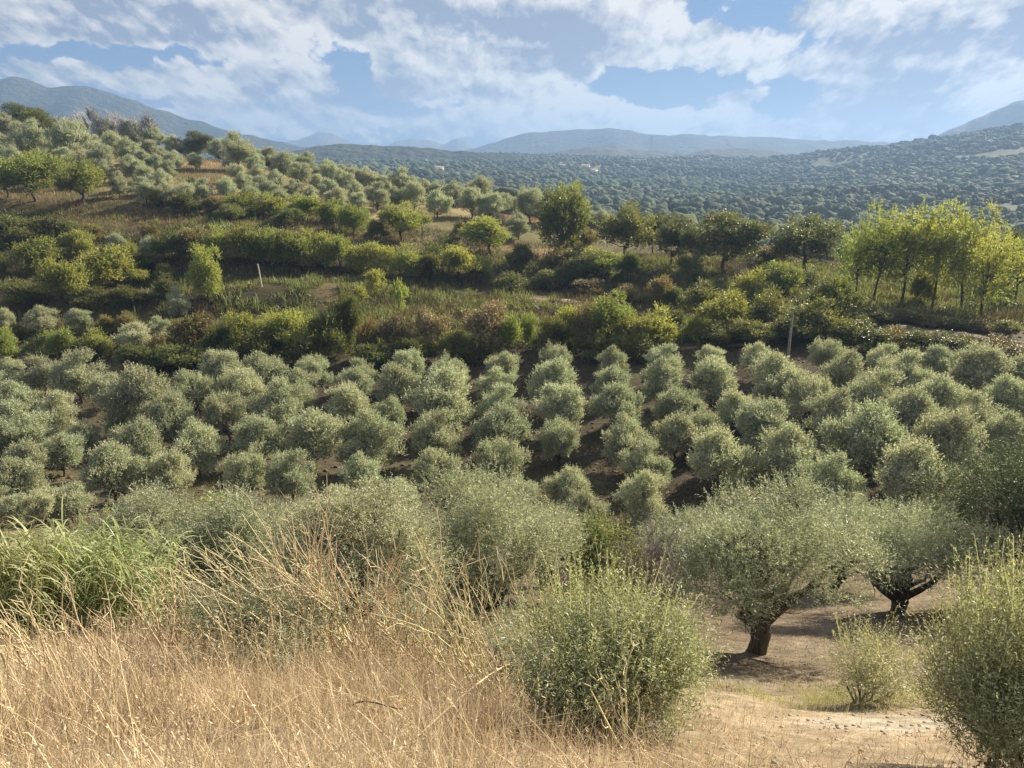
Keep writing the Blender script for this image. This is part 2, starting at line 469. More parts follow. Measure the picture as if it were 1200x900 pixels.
def track(pts, w0):
    P = np.array([spot(*p)[:2] for p in pts])
    seg = np.r_[0, np.cumsum(np.linalg.norm(np.diff(P, axis=0), axis=1))]
    s = np.arange(0, seg[-1], 0.6)
    c = np.stack([np.interp(s, seg, P[:, 0]), np.interp(s, seg, P[:, 1])], 1)
    for _ in range(10):
        c[1:-1] = (c[:-2] + c[1:-1] * 2 + c[2:]) / 4
    d = norm(np.gradient(c, axis=0)); nrm = np.stack([-d[:, 1], d[:, 0]], 1)
    rows = []
    ends = np.minimum(1, np.minimum(np.arange(len(s)), np.arange(len(s))[::-1]) / 8)
    for k in np.linspace(-1, 1, 7):
        w = (w0 / 2 + (vnoise(s / 1.5, np.full(len(s), k * 9), 5) - 0.5) * 0.9) * k * ends
        p = c + nrm * w[:, None]
        z = ground_z(p[:, 0], p[:, 1]) + 0.06 * (1 - abs(k)) + 0.05 - 0.10 * (abs(k) == 1)
        rows.append(np.c_[p, z])
    v = np.stack(rows, 1); n = len(s)
    ii = np.arange(n * 7).reshape(n, 7)
    f = np.stack([ii[:-1, :-1], ii[1:, :-1], ii[1:, 1:], ii[:-1, 1:]], -1).reshape(-1, 4)
    tag(obj('path', mesh_arrays('path', v, f, smooth=True), M['track']), kind='structure')


track([(470, 337), (540, 343), (620, 350), (700, 360), (770, 369), (830, 376)], 2.2)
track([(985, 369), (1030, 379), (1080, 387), (1140, 395), (1240, 407)], 2.4)
track([(770, 413), (820, 407), (880, 404), (905, 403)], 1.4)

# ------------------------------------------------------------------ far hills and mountains
def ridge(name, dist, pts, depth, base, mat, seed, rough=0.12, nx=220, ny=46, front=1.0):
    """a hill whose crest passes through the given points at the given distance, with slopes in front and behind"""
    px = np.array([p[0] for p in pts], float); py = np.array([p[1] for p in pts], float)
    a, dy, dz = pix(px, py)
    t = dist / dy
    cxs, czs = a * t, dz * t
    x = np.linspace(cxs[0], cxs[-1], nx)
    crest = np.interp(x, cxs, czs)
    rough_crest = (fbm(x / (dist * 0.02), x * 0 + seed, seed + 3, 5) - 0.5) * dist * 0.006
    for _ in range(3):
        crest[1:-1] = (crest[:-2] + 2 * crest[1:-1] + crest[2:]) / 4
    crest = crest + rough_crest
    v = np.linspace(-1, 1, ny)
    V, X = np.meshgrid(v, x, indexing='ij')
    prof = np.clip(1 - np.abs(V), 0, 1) ** 1.15
    nn = fbm(X / (depth * 0.42), V * 2.4 + seed, seed, 5) - 0.5
    ero = np.abs(fbm(X / (depth * 0.22), V * 1.1 + seed * 2, seed + 7, 4) - 0.5) * 2
    H = base + (crest[None] - base) * prof
    H = H + (crest[None] - base) * (nn * rough * 3.0 - ero * rough * 1.6) * np.sin(np.clip(1 - np.abs(V), 0, 1) * math.pi)
    Y = dist + V * depth
    ii = np.arange(nx * ny).reshape(ny, nx)
    f = np.stack([ii[:-1, :-1], ii[:-1, 1:], ii[1:, 1:], ii[1:, :-1]], -1).reshape(-1, 4)
    o = obj(name, mesh_arrays(name, np.stack([X, Y, H], -1), f, smooth=True), mat)
    tag(o, kind='structure')
    return o


def hill_mat(name, c1, c2, scale):
    m, nt, nodes, L = new_mat(name)
    out = N(nt, 'ShaderNodeOutputMaterial'); pb = N(nt, 'ShaderNodeBsdfPrincipled'); pb.inputs['Roughness'].default_value = 1
    pb.inputs['Specular IOR Level'].default_value = 0.05
    tc = N(nt, 'ShaderNodeTexCoord')
    nz = N(nt, 'ShaderNodeTexNoise'); nz.inputs['Scale'].default_value = scale; nz.inputs['Detail'].default_value = 9; nz.inputs['Roughness'].default_value = 0.62
    L.new(tc.outputs['Object'], nz.inputs['Vector'])
    cr = N(nt, 'ShaderNodeValToRGB'); cr.color_ramp.elements[0].position = 0.40; cr.color_ramp.elements[1].position = 0.66
    cr.color_ramp.elements[0].color = (*c1, 1); cr.color_ramp.elements[1].color = (*c2, 1)
    L.new(nz.outputs[0], cr.inputs[0]); L.new(cr.outputs[0], pb.inputs['Base Color'])
    n2 = N(nt, 'ShaderNodeTexNoise'); n2.inputs['Scale'].default_value = scale * 12; n2.inputs['Detail'].default_value = 6
    L.new(tc.outputs['Object'], n2.inputs['Vector'])
    bp = N(nt, 'ShaderNodeBump'); bp.inputs['Strength'].default_value = 1.0; bp.inputs['Distance'].default_value = 14
    L.new(n2.outputs[0], bp.inputs['Height']); L.new(bp.outputs[0], pb.inputs['Normal'])
    L.new(pb.outputs[0], out.inputs[0])
    return m


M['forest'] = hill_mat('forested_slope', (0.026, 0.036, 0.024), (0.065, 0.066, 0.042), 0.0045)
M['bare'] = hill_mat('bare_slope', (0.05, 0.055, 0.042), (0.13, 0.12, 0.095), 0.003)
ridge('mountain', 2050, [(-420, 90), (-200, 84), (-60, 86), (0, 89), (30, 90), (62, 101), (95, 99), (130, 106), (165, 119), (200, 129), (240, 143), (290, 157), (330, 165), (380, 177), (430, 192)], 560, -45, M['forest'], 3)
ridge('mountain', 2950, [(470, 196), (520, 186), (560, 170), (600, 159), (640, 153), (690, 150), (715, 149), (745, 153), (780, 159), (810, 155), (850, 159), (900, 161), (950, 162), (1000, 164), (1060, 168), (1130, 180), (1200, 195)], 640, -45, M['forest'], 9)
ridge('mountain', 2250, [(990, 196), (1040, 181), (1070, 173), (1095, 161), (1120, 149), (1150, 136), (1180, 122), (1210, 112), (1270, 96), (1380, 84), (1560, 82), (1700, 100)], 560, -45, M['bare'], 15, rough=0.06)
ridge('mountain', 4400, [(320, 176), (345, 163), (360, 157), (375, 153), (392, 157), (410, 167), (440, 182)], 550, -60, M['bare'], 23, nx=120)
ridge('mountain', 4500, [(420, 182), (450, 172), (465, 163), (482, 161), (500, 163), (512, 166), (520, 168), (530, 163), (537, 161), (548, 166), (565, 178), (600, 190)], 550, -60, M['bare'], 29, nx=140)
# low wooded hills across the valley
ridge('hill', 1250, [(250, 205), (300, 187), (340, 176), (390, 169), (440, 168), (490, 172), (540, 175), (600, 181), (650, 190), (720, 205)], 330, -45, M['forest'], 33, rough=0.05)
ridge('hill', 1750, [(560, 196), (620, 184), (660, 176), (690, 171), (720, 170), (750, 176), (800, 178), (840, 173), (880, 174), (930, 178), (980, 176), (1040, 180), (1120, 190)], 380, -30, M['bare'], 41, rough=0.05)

ALLH = []

# ------------------------------------------------------------------ plants: shapes
def dome(n, rg, zlo=-0.35):
    """random unit directions over the upper part of a ball"""
    z = rg.uniform(zlo, 1, n); a = rg.uniform(0, 2 * math.pi, n)
    r = np.sqrt(1 - z * z)
    return np.stack([r * np.cos(a), r * np.sin(a), z], 1)


def crown_geo(rg, rad, cz, clumps, shoots, per, shoot_len, leaf, leafw, upness=0.55, clump_r=0.3, zlo=-0.4, droop=0.0, centres=None, fill=0.25):
    """rad (rx,ry,rz) crown radii, cz height of its centre; leaves sit along shoots that leave clumps of unequal size"""
    rad = np.asarray(rad, float)
    c = dome(clumps, rg, zlo) * rad * rg.uniform(0.55, 0.98, (clumps, 1)) + np.array([0, 0, cz])
    c[: max(1, int(clumps * 0.2))] = dome(max(1, int(clumps * 0.2)), rg, -0.2) * rad * 0.35 + np.array([0, 0, cz])
    cr = clump_r * rg.uniform(0.55, 1.25, clumps) * rad.mean() * 2
    wts = cr ** 2 * rg.uniform(0.6, 1.4, clumps); wts /= wts.sum()
    which = rg.choice(clumps, shoots, p=wts)
    dirs = dome(shoots, rg, -0.75)
    start = c[which] + dirs * (cr[which] * rg.uniform(0.25, 0.95, shoots) ** 0.6)[:, None]
    k = rg.random(shoots) < fill
    start[k] = (dome(k.sum(), rg, -0.7) * rad * rg.uniform(0.2, 0.8, (k.sum(), 1))) + np.array([0, 0, cz])
    start[:, 2] = np.maximum(start[:, 2], 0.03)
    sd = norm(dirs * 0.8 + np.array([0, 0, upness]) + rg.normal(size=(shoots, 3)) * 0.3)
    sl = shoot_len * rg.uniform(0.5, 1.35, shoots)
    stint = rg.beta(2, 2, shoots)
    g = Geo()
    tt = np.tile((np.arange(per) + 0.7) / per, shoots)
    S = np.repeat(np.arange(shoots), per)
    P = start[S] + sd[S] * (sl[S] * tt)[:, None]
    P[:, 2] -= droop * sl[S] * tt ** 2
    sdir = norm(rg.normal(size=(len(S), 3)))
    D = norm(sd[S] * 0.75 + sdir * 0.75)
    D[:, 2] -= droop * 0.6; D = norm(D)
    ll = leaf * rg.uniform(0.65, 1.25, len(S)) * (1 - 0.25 * tt)
    tint = np.clip(stint[S] * 0.6 + 0.4 * rg.random(len(S)), 0, 1)
    leaves(g, P, D, ll, ll * leafw, rg, tint)
    return g, c, cr


def fit(g, c, W=1.0, H=1.0, base=None):
    """scale a crown so that its outline really is W wide and H high"""
    v = np.concatenate(g.v)
    kx = W / (np.percentile(v[:, 0], 98.5) - np.percentile(v[:, 0], 1.5)); ky = W / (np.percentile(v[:, 1], 98.5) - np.percentile(v[:, 1], 1.5))
    kz = H / np.percentile(v[:, 2], 99.2)
    sc = np.array([kx, ky, kz])
    g.v = [p * sc for p in g.v]
    return c * sc


def trunk_geo(rg, centres, height, r0, lean=0.05, limb_r=0.4, sides=8, root=(0, 0, -0.03), twigs=True, maxl=14, fork=None):
    g = Geo()
    root = np.asarray(root, float)
    top = np.array([rg.normal() * lean, rg.normal() * lean, height])
    pts = curve_pts(root, top, lean * 0.6, 7, rg)
    rr = r0 * np.array([1.55, 1.12, 0.98, 0.93, 0.92, 0.95, 0.8])
    tube(g, pts, rr, sides, 0.5)
    order = rg.permutation(len(centres))[:maxl]
    for i in order:
        e = centres[i]
        s0 = pts[-1] if fork is None else root + (top - root) * rg.uniform(fork, 1)
        mid = s0 * 0.55 + e * 0.45 + np.array([0, 0, -0.02])
        p = np.concatenate([curve_pts(s0, mid, 0.02, 4, rg)[:-1], curve_pts(mid, e, 0.02, 4, rg)])
        tube(g, p, np.linspace(r0 * limb_r * rg.uniform(0.7, 1.1), r0 * 0.08, len(p)), 5, 0.5)
    return g


def multi_stem(rg, centres, n, r0, spread=0.08):
    g = Geo()
    for i in range(n):
        e = centres[rg.integers(len(centres))]
        a = rg.uniform(0, 2 * math.pi)
        s = np.array([math.cos(a), math.sin(a), 0]) * spread * rg.random() + np.array([0, 0, -0.02])
        tube(g, curve_pts(s, e, 0.04, 6, rg), np.linspace(r0 * rg.uniform(0.6, 1.1), r0 * 0.2, 6), 5, 0.5)
    return g


# unit-size kinds (width 1, height 1): list of (crown mesh, trunk mesh)
LIB = {}


def build_lib():
    v = []
    for s in range(7):                               # orchard olives
        rg = np.random.default_rng(100 + s)
        el = rg.uniform(0.48, 0.54)
        g, c, cr = crown_geo(rg, (0.41 + rg.normal() * 0.03, 0.41 + rg.normal() * 0.03, el * 0.88), 0.48, int(rg.integers(34, 46)), 3600, 9, 0.11, 0.034, 0.42, upness=1.0, clump_r=0.11, zlo=-0.85, fill=0.2)
        c = fit(g, c)
        v.append((g.mesh('olive_crown'), trunk_geo(rg, c, 0.18, 0.035, 0.03).mesh('olive_trunk', True)))
    LIB['olive'] = v
    v = []
    for s in range(5):                               # leafy shrubs down to the ground
        rg = np.random.default_rng(200 + s)
        g, c, cr = crown_geo(rg, (0.42, 0.42, 0.44), 0.46, int(rg.integers(12, 20)), 1500, 8, 0.15, 0.042, 0.6, upness=0.9, clump_r=0.15, zlo=-0.9)
        c = fit(g, c)
        v.append((g.mesh('shrub_foliage'), multi_stem(rg, c, 7, 0.016).mesh('shrub_stem', True)))
    LIB['shrub'] = v
    v = []
    for s in range(4):                               # round-headed trees on a visible trunk
        rg = np.random.default_rng(300 + s)
        g, c, cr = crown_geo(rg, (0.45, 0.45, 0.44), 0.54, 34, 2800, 8, 0.09, 0.032, 0.6, upness=0.3, clump_r=0.13, zlo=-0.7, fill=0.12)
        c = fit(g, c)
        v.append((g.mesh('tree_crown'), trunk_geo(rg, c, 0.33, 0.028, 0.04, fork=0.6).mesh('tree_trunk', True)))
    LIB['oak'] = v
    v = []
    for s in range(3):                               # tall dense trees, leaves to the ground
        rg = np.random.default_rng(400 + s)
        g, c, cr = crown_geo(rg, (0.40, 0.40, 0.46), 0.50, 26, 2400, 8, 0.09, 0.032, 0.6, upness=0.7, clump_r=0.14, zlo=-0.9)
        c = fit(g, c)
        v.append((g.mesh('tall_crown'), trunk_geo(rg, c, 0.45, 0.03, 0.04, fork=0.3).mesh('tall_trunk', True)))
    LIB['tall'] = v
    v = []
    for s in range(5):                               # airy acacias: tiers of feathery sprays on a thin trunk
        rg = np.random.default_rng(500 + s)
        g, c, cr = crown_geo(rg, (0.45, 0.45, 0.42), 0.60, 44, 1150, 10, 0.12, 0.030, 0.5, upness=0.25, clump_r=0.10, zlo=-0.95, droop=0.15, fill=0.08)
        c = fit(g, c)
        v.append((g.mesh('acacia_crown'), trunk_geo(rg, c, 0.62, 0.020, 0.05, limb_r=0.45, fork=0.45, maxl=24).mesh('acacia_trunk', True)))
    LIB['locust'] = v
    v = []
    for s in range(3):                               # thin saplings
        rg = np.random.default_rng(600 + s)
        g, c, cr = crown_geo(rg, (0.36, 0.36, 0.33), 0.64, 14, 240, 7, 0.16, 0.075, 0.45, upness=0.7, clump_r=0.10, zlo=-0.95, fill=0.05)
        c = fit(g, c)
        v.append((g.mesh('sapling_crown'), trunk_geo(rg, c, 0.6, 0.018, 0.02, fork=0.4).mesh('sapling_trunk', True)))
    LIB['sapling'] = v
    v = []
    for s in range(4):                               # leafless trees: limbs, branches, twigs
        rg = np.random.default_rng(700 + s)
        c = dome(15, rg, 0.0) * np.array([0.42, 0.42, 0.45]) * rg.uniform(0.7, 1, (15, 1)) + np.array([0, 0, 0.5])
        gt = trunk_geo(rg, c * np.array([0.75, 0.75, 0.85]), 0.28, 0.03, 0.05, limb_r=0.5, fork=0.6, maxl=15)
        g = Geo()
        for e in c:
            for _ in range(13):
                p0 = e * np.array([0.75, 0.75, 0.85]) * rg.uniform(0.75, 1.0) + np.array([0, 0, 0.02])
                p1 = p0 + norm(norm(e - np.array([0, 0, 0.35])) + rg.normal(size=3) * 0.55 + np.array([0, 0, 0.4])) * rg.uniform(0.1, 0.28)
                tube(g, curve_pts(p0, p1, 0.02, 4, rg), [0.011, 0.009, 0.006, 0.003], 3, rg.random())
                q0 = p0 + (p1 - p0) * 0.6
                tube(g, curve_pts(q0, q0 + norm(rg.normal(size=3) + np.array([0, 0, 0.7])) * 0.11, 0.01, 3, rg), [0.008, 0.006, 0.003], 3, rg.random())
        v.append((g.mesh('bare_twigs'), gt.mesh('bare_trunk', True)))
    LIB['bare'] = v
    v = []
    for s in range(3):                               # loose sprout bushes of olive
        rg = np.random.default_rng(800 + s)
        g, c, cr = crown_geo(rg, (0.40, 0.40, 0.42), 0.45, 12, 700, 10, 0.2, 0.055, 0.33, upness=1.0, clump_r=0.16, zlo=-0.9)
        c = fit(g, c)
        v.append((g.mesh('sprout_foliage'), multi_stem(rg, c, 8, 0.012).mesh('sprout_stem', True)))
    LIB['sprout'] = v


build_lib()
KIND = {  # look -> (library, leaf material, object name, crown child, trunk child, category)
    'olive': ('olive', 'olive', 'olive_tree', 'crown', 'trunk', 'olive tree'),
    'paleolive': ('olive', 'olive', 'olive_tree', 'crown', 'trunk', 'olive tree'),
    'yg': ('shrub', 'yg', 'shrub', 'foliage', 'stem', 'shrub'),
    'green': ('shrub', 'green', 'shrub', 'foliage', 'stem', 'shrub'),
    'rust': ('shrub', 'rust', 'shrub', 'foliage', 'stem', 'shrub'),
    'pink': ('shrub', 'pink', 'shrub', 'foliage', 'stem', 'shrub'),
    'oak': ('oak', 'oak', 'oak_tree', 'crown', 'trunk', 'tree'),
    'greenoak': ('oak', 'green', 'broadleaf_tree', 'crown', 'trunk', 'tree'),
    'ygtree': ('oak', 'yg', 'broadleaf_tree', 'crown', 'trunk', 'tree'),
    'tall': ('tall', 'green', 'broadleaf_tree', 'crown', 'trunk', 'tree'),
    'tallyg': ('tall', 'yg', 'broadleaf_tree', 'crown', 'trunk', 'tree'),
    'tallpink': ('tall', 'pink', 'broadleaf_tree', 'crown', 'trunk', 'tree'),
    'locust': ('locust', 'locust', 'acacia_tree', 'crown', 'trunk', 'tree'),
    'sapling': ('sapling', 'yg', 'sapling', 'crown', 'trunk', 'sapling'),
    'bare': ('bare', 'bare_twig', 'bare_tree', 'twig', 'trunk', 'tree'),
}
WORDS = {
    'olive': 'silvery olive tree', 'paleolive': 'small pale silver olive tree', 'yg': 'yellow-green leafy shrub', 'green': 'dark green leafy shrub',
    'rust': 'russet autumn shrub', 'pink': 'shrub with withered pale brown top', 'oak': 'round-headed brownish green tree', 'greenoak': 'spreading green tree',
    'ygtree': 'bushy yellow-green tree', 'tall': 'tall dense dark green tree', 'tallyg': 'tall yellow-green tree', 'tallpink': 'tall tree with pale brown foliage',
    'locust': 'airy backlit yellow-green acacia', 'sapling': 'thin young sapling', 'bare': 'leafless grey tree',
}
ORD = ['', 'second', 'third', 'fourth', 'fifth', 'sixth', 'seventh', 'eighth', 'ninth', 'tenth', 'eleventh', 'twelfth', 'thirteenth', 'fourteenth', 'fifteenth', 'sixteenth', 'seventeenth', 'eighteenth', 'nineteenth', 'twentieth']
cnt = {}


def plant(kind, x, y, z, W, H, label, group, rot=None):
    lib, mat, name, cn, tn, cat = KIND[kind]
    vs = LIB[lib]
    k = cnt.get(lib, random.randrange(9)); cnt[lib] = k + random.choice((1, 2, 3))
    cm, tm = vs[k % len(vs)]
    root = obj(name, None, loc=(x, y, z))
    root.rotation_euler = (0, 0, random.uniform(0, 6.28) if rot is None else rot)
    root.scale = (W, W, H)
    c = obj(cn, cm, None, root)
    if not cm.materials: cm.materials.append(M[mat])
    if cm.materials[0] != M[mat]:
        c.material_slots[0].link = 'OBJECT'; c.material_slots[0].material = M[mat]
    obj(tn, tm, M['bark'] if lib != 'bare' else M['bare_twig'], root)
    tag(root, label, cat, group)
    return root


def ordinal_labels(items, phrase):
    """items sorted left to right; counted from the nearer end among those of the same look"""
    out = []
    for look in {i[0] for i in items}:
        same = sorted([i for i in items if i[0] == look], key=lambda i: i[1])
        n = len(same)
        for k, it in enumerate(same):
            w = WORDS[look]
            if n == 1: s = f'the only {w} {phrase}' if False else f'{w} {phrase}'
            elif k == 0: s = f'leftmost {w} {phrase}'
            elif k == n - 1: s = f'rightmost {w} {phrase}'
            elif n % 2 == 1 and k == n // 2 and n > 8: s = f'middle {w} {phrase}'
            elif k < n / 2: s = f'{w}, {ORD[k]} from left {phrase}'
            else: s = f'{w}, {ORD[n - 1 - k]} from right {phrase}'
            out.append((it, s))
    return out


def plant_band(items, phrase, group, drop=0.46):
    """items: (kind, px, py of crown middle, width px[, height px])"""
    for it, lab in ordinal_labels(items, phrase):
        kind, px, py, w = it[:4]
        h = it[4] if len(it) > 4 else w * {'olive': 0.95, 'paleolive': 1.05, 'sapling': 2.2, 'locust': 1.9, 'tall': 1.3, 'tallyg': 1.6}.get(kind, 0.95)
        x, y, z, t = spot(px, py + h * drop, 185 if px < 640 else 125)
        W = w * t / FPX; H = h * t / FPX * 1.06
        W *= {'locust': 1.12, 'olive': 0.90}.get(kind, 1.02); H *= 1.14 if kind == 'olive' else 1.0
        plant(kind, x, y, z - 0.05, W, H, lab, group)


OR = [  # orchard olives: crown middle and width in the photograph
 (425,443,35),(477,437,40),(535,443,26),(588,438,38),(650,430,38),(718,430,35),(777,430,40),(262,440,45),(312,442,45),(370,443,40),
 (17,435,24),(55,445,42),(95,447,55),(832,427,32),(887,427,36),(967,425,40),(1032,427,36),(1095,430,38),(1143,445,60),(1192,447,46),
 (417,458,40),(470,460,50),(523,453,50),(583,457,42),(645,458,55),(715,455,40),(775,455,50),(170,477,70),(230,467,50),(285,465,52),(350,463,48),
 (130,462,36),(5,458,36),(835,452,50),(910,455,58),(985,447,55),(1055,450,58),
 (407,483,50),(457,490,36),(522,480,70),(587,483,50),(655,485,55),(722,485,55),(788,483,45),(203,497,55),(270,492,50),(333,483,62),
 (25,477,45),(72,490,50),(945,478,58),(1022,475,65),(1095,477,58),(1177,477,55),(808,480,36),(862,490,48),(975,500,65),(1060,498,65),(1140,498,58),
 (437,523,70),(512,518,58),(587,515,60),(655,523,50),(735,525,60),(792,517,50),(163,530,58),(237,530,58),(305,523,55),(370,520,65),
 (30,510,60),(103,515,34),(138,505,26),(75,537,46),(38,545,46),(3,522,42),(818,510,45),(893,510,62),(1013,530,85),(1097,532,80),(1173,520,60),
 (425,563,48),(513,560,55),(588,553,60),(668,580,50),(753,553,55),(750,587,60),(137,560,65),(200,560,50),(288,560,50),(343,563,55),
 (30,570,55),(56,597,42),(88,593,42),(3,590,32),(22,597,30),(837,547,70),(923,547,70),(968,577,70),(1063,570,85),(1133,563,52),
 (470,590,44),(610,590,46),(400,598,50),(690,606,46),
]
rows = [[], [], [], [], []]
for px, py, w in OR:
    k = 0 if (py < 446 and not (px > 1120 and py > 440)) else 1 if py < 469 or (px > 1120 and py < 450) else 2 if py < 502 else 3 if py < 546 else 4
    rows[k].append(('olive', px, py, w))
for r, ph in zip(rows, ('in the rear orchard row under the hedge', 'in the second orchard row from the rear', 'in the middle row of the orchard',
                        'in the second orchard row from the front', 'in the front row of the valley orchard')):
    plant_band(r, ph, 'olive trees of the valley orchard', 0.5)

UP = [(40,173,40),(85,175,42),(77,190,22),(120,192,28),(90,159,22),(123,160,26),(135,175,26),(152,182,26),(155,158,28),(167,168,20),(178,178,18),(193,187,18),
 (180,157,25),(158,202,25),(3,182,16),(192,218,25),(8,153,25),(203,163,20),(217,162,18),(230,178,17),(255,170,22),(275,172,18),(280,185,38),(300,183,18),
 (278,207,20),(302,210,22),(332,200,28),(353,210,25),(372,218,18),(315,182,22),(300,173,18),(340,182,20),(360,195,25),(382,192,20),(388,208,25),(357,182,15),
 (372,207,15),(205,193,20),(403,202,20),(415,208,20),(433,213,22),(450,215,18),(418,228,22),(442,235,28),(472,220,30),(485,235,28),(500,227,22),(513,245,28),
 (515,223,22),(532,232,25),(552,243,30),(560,230,32),(490,217,18),(577,248,28),(590,243,22),(588,235,20),(542,223,20),(622,247,35),(608,270,25),(690,265,18),
 (708,263,25),(758,267,25),(773,265,20),(787,268,25),(60,158,22),(25,160,22),(110,172,18),(230,192,16),(320,193,15),(400,190,14),(425,200,16),(462,207,16),
 (570,225,20),(600,232,18),(640,252,18),(825,272,26),(870,268,22),(720,258,16),(740,262,16)]
rgu = np.random.default_rng(404)
taken = [(p_[0], p_[1], p_[2]) for p_ in UP] + [(43, 212, 55), (98, 217, 48), (8, 213, 42), (140, 219, 30)]
for _ in range(4000):
    if len(UP) > 135: break
    qx = rgu.uniform(-5, 660); ylo = 150 + qx * 0.155; yhi = min(228 + qx * 0.03, ylo + 58)
    if yhi - 6 < ylo: continue
    qy = rgu.uniform(ylo, yhi); qw = rgu.uniform(17, 25) * (1.1 if qy > 190 else 0.95)
    if 200 < qx < 280 and 182 < qy < 225: continue
    if all(math.hypot((qx - a_) / 1.0, (qy - b_) * 1.6) > 0.42 * (qw + c_) for a_, b_, c_ in taken):
        UP.append((qx, qy, qw)); taken.append((qx, qy, qw))
print('upper olives', len(UP))
b = [[], [], [], [], [], []]
for px, py, w in UP:
    w = w * 1.02
    zone = 0 if px < 130 else 1 if px < 260 else 2 if px < 350 else 3 if px < 450 else 4 if px < 560 else 5
    b[zone].append(('olive', px, py, w))
for r, ph in zip(b, ('at the left end of the upper slope', 'on the upper slope below the bare trees', 'around the dry clearing on the upper slope',
                     'on the descending crest of the left hill', 'on the lower crest above the green shrubs', 'at the foot of the crest by the tall tree')):
    plant_band(r, ph, 'olive trees on the upper hillside')

plant_band([('paleolive', 140, 219, 20, 28)], 'with white trunk alone on upper slope', None)
plant_band([('ygtree', 43, 212, 58, 52), ('ygtree', 98, 217, 48, 48), ('ygtree', 8, 213, 42, 42)], 'above the left hand bank', 'leafy trees above the left bank')
plant_band([('bare', 93, 140, 38, 40), ('bare', 112, 138, 34, 44), ('bare', 132, 137, 34, 46), ('bare', 152, 139, 34, 44), ('bare', 174, 138, 42, 44), ('bare', 205, 145, 18, 28),
            ('bare', 262, 157, 26, 30), ('bare', 293, 165, 18, 22), ('greenoak', 25, 143, 32, 34), ('greenoak', 52, 150, 38, 36), ('greenoak', 232, 157, 26, 30), ('bare', 73, 140, 30, 34)],
           'along the hill crest', 'trees along the hill crest', 0.5)
plant_band([('yg', 185, 235, 22, 18), ('rust', 172, 222, 14, 12), ('green', 222, 223, 28, 22), ('yg', 285, 242, 34, 26), ('yg', 317, 243, 36, 26), ('yg', 358, 247, 42, 28), ('yg', 390, 250, 28, 26),
            ('rust', 252, 244, 24, 20), ('green', 217, 243, 34, 26), ('ygtree', 415, 262, 32, 34), ('ygtree', 470, 264, 44, 40), ('sapling', 495, 268, 20, 36), ('ygtree', 573, 280, 48, 40),
            ('rust', 538, 272, 18, 20), ('green', 440, 272, 26, 22), ('green', 270, 252, 30, 20), ('green', 340, 256, 34, 18), ('green', 525, 288, 26, 20)],
           'on the bank between meadow and hedge', 'shrubs on the bank above the hedge')
plant_band([('tallyg', 667, 247, 36, 50), ('tall', 657, 272, 54, 76), ('greenoak', 733, 278, 58, 60), ('oak', 788, 288, 40, 54), ('oak', 850, 290, 70, 64), ('oak', 945, 292, 66, 60),
            ('greenoak', 765, 280, 34, 44), ('rust', 686, 284, 22, 30), ('oak', 815, 292, 34, 50)], 'on the terrace edge before the valley', 'trees on the terrace edge')
plant_band([('rust', 655, 305, 42, 30), ('yg', 707, 312, 44, 34), ('green', 675, 320, 40, 28), ('green', 740, 316, 30, 34), ('green', 610, 305, 30, 30), ('rust', 777, 345, 36, 34), ('yg', 725, 326, 14, 10),
            ('green', 790, 352, 26, 26), ('green', 640, 330, 34, 22), ('rust', 690, 338, 36, 18), ('rust', 735, 345, 34, 20), ('green', 600, 332, 36, 22), ('rust', 903, 300, 36, 20), ('green', 808, 318, 30, 30)],
           'on the bank above the dirt track', 'shrubs on the bank above the track')
plant_band([('green', 17, 276, 50, 36), ('green', 50, 274, 50, 34), ('green', 82, 276, 36, 26), ('rust', 177, 274, 22, 18), ('rust', 105, 274, 30, 18), ('green', 195, 290, 30, 30)], 'on the upper left bank', 'shrubs on the upper left bank')
plant_band([('yg', 45, 305, 44, 40), ('yg', 95, 288, 32, 28), ('paleolive', 138, 290, 20, 26), ('yg', 153, 294, 16, 18), ('paleolive', 178, 294, 22, 26), ('yg', 127, 316, 52, 42),
            ('yg', 80, 335, 46, 50), ('green', 33, 346, 48, 28), ('yg', 3, 314, 18, 26), ('yg', 163, 325, 22, 18), ('yg', 192, 320, 18, 18), ('green', 195, 338, 28, 26), ('green', 105, 350, 40, 22),
            ('green', 150, 350, 44, 22), ('green', 130, 300, 26, 20), ('green', 60, 325, 30, 20), ('paleolive', 222, 288, 22, 30), ('tallyg', 243, 328, 34, 62), ('paleolive', 210, 358, 22, 34), ('green', 175, 308, 34, 24)],
           'among the left terrace shrubs', 'plants on the left terraces')
plant_band([('green', 207, 292, 34, 30), ('rust', 233, 289, 38, 36), ('yg', 256, 289, 38, 36), ('yg', 275, 291, 34, 38), ('yg', 294, 290, 36, 40), ('yg', 317, 293, 36, 40), ('yg', 338, 294, 36, 40),
            ('yg', 358, 295, 36, 40), ('yg', 381, 297, 36, 38), ('yg', 398, 299, 32, 36), ('yg', 425, 306, 40, 34), ('yg', 450, 309, 36, 32), ('yg', 477, 309, 42, 34), ('green', 507, 316, 36, 32),
            ('yg', 538, 313, 50, 38), ('green', 508, 300, 34, 28), ('yg', 562, 318, 30, 28)], 'in the hedge above the middle terrace', 'shrubs of the terrace hedge')
plant_band([('paleolive', 50, 376, 30, 30), ('paleolive', 95, 379, 25, 27), ('paleolive', 7, 379, 20, 30), ('paleolive', 188, 386, 20, 26), ('paleolive', 162, 400, 34, 34), ('rust', 128, 383, 22, 22),
            ('rust', 153, 381, 28, 24), ('yg', 72, 404, 36, 30), ('yg', 113, 404, 34, 30), ('yg', 8, 406, 26, 34), ('green', 95, 412, 40, 22), ('green', 20, 392, 22, 18)], 'on the lower left terrace', 'plants on the lower left terrace')
plant_band([('sapling', 442, 340, 20, 40), ('sapling', 468, 358, 22, 50), ('sapling', 424, 352, 16, 30)], 'standing on the bare middle terrace', 'saplings on the middle terrace')
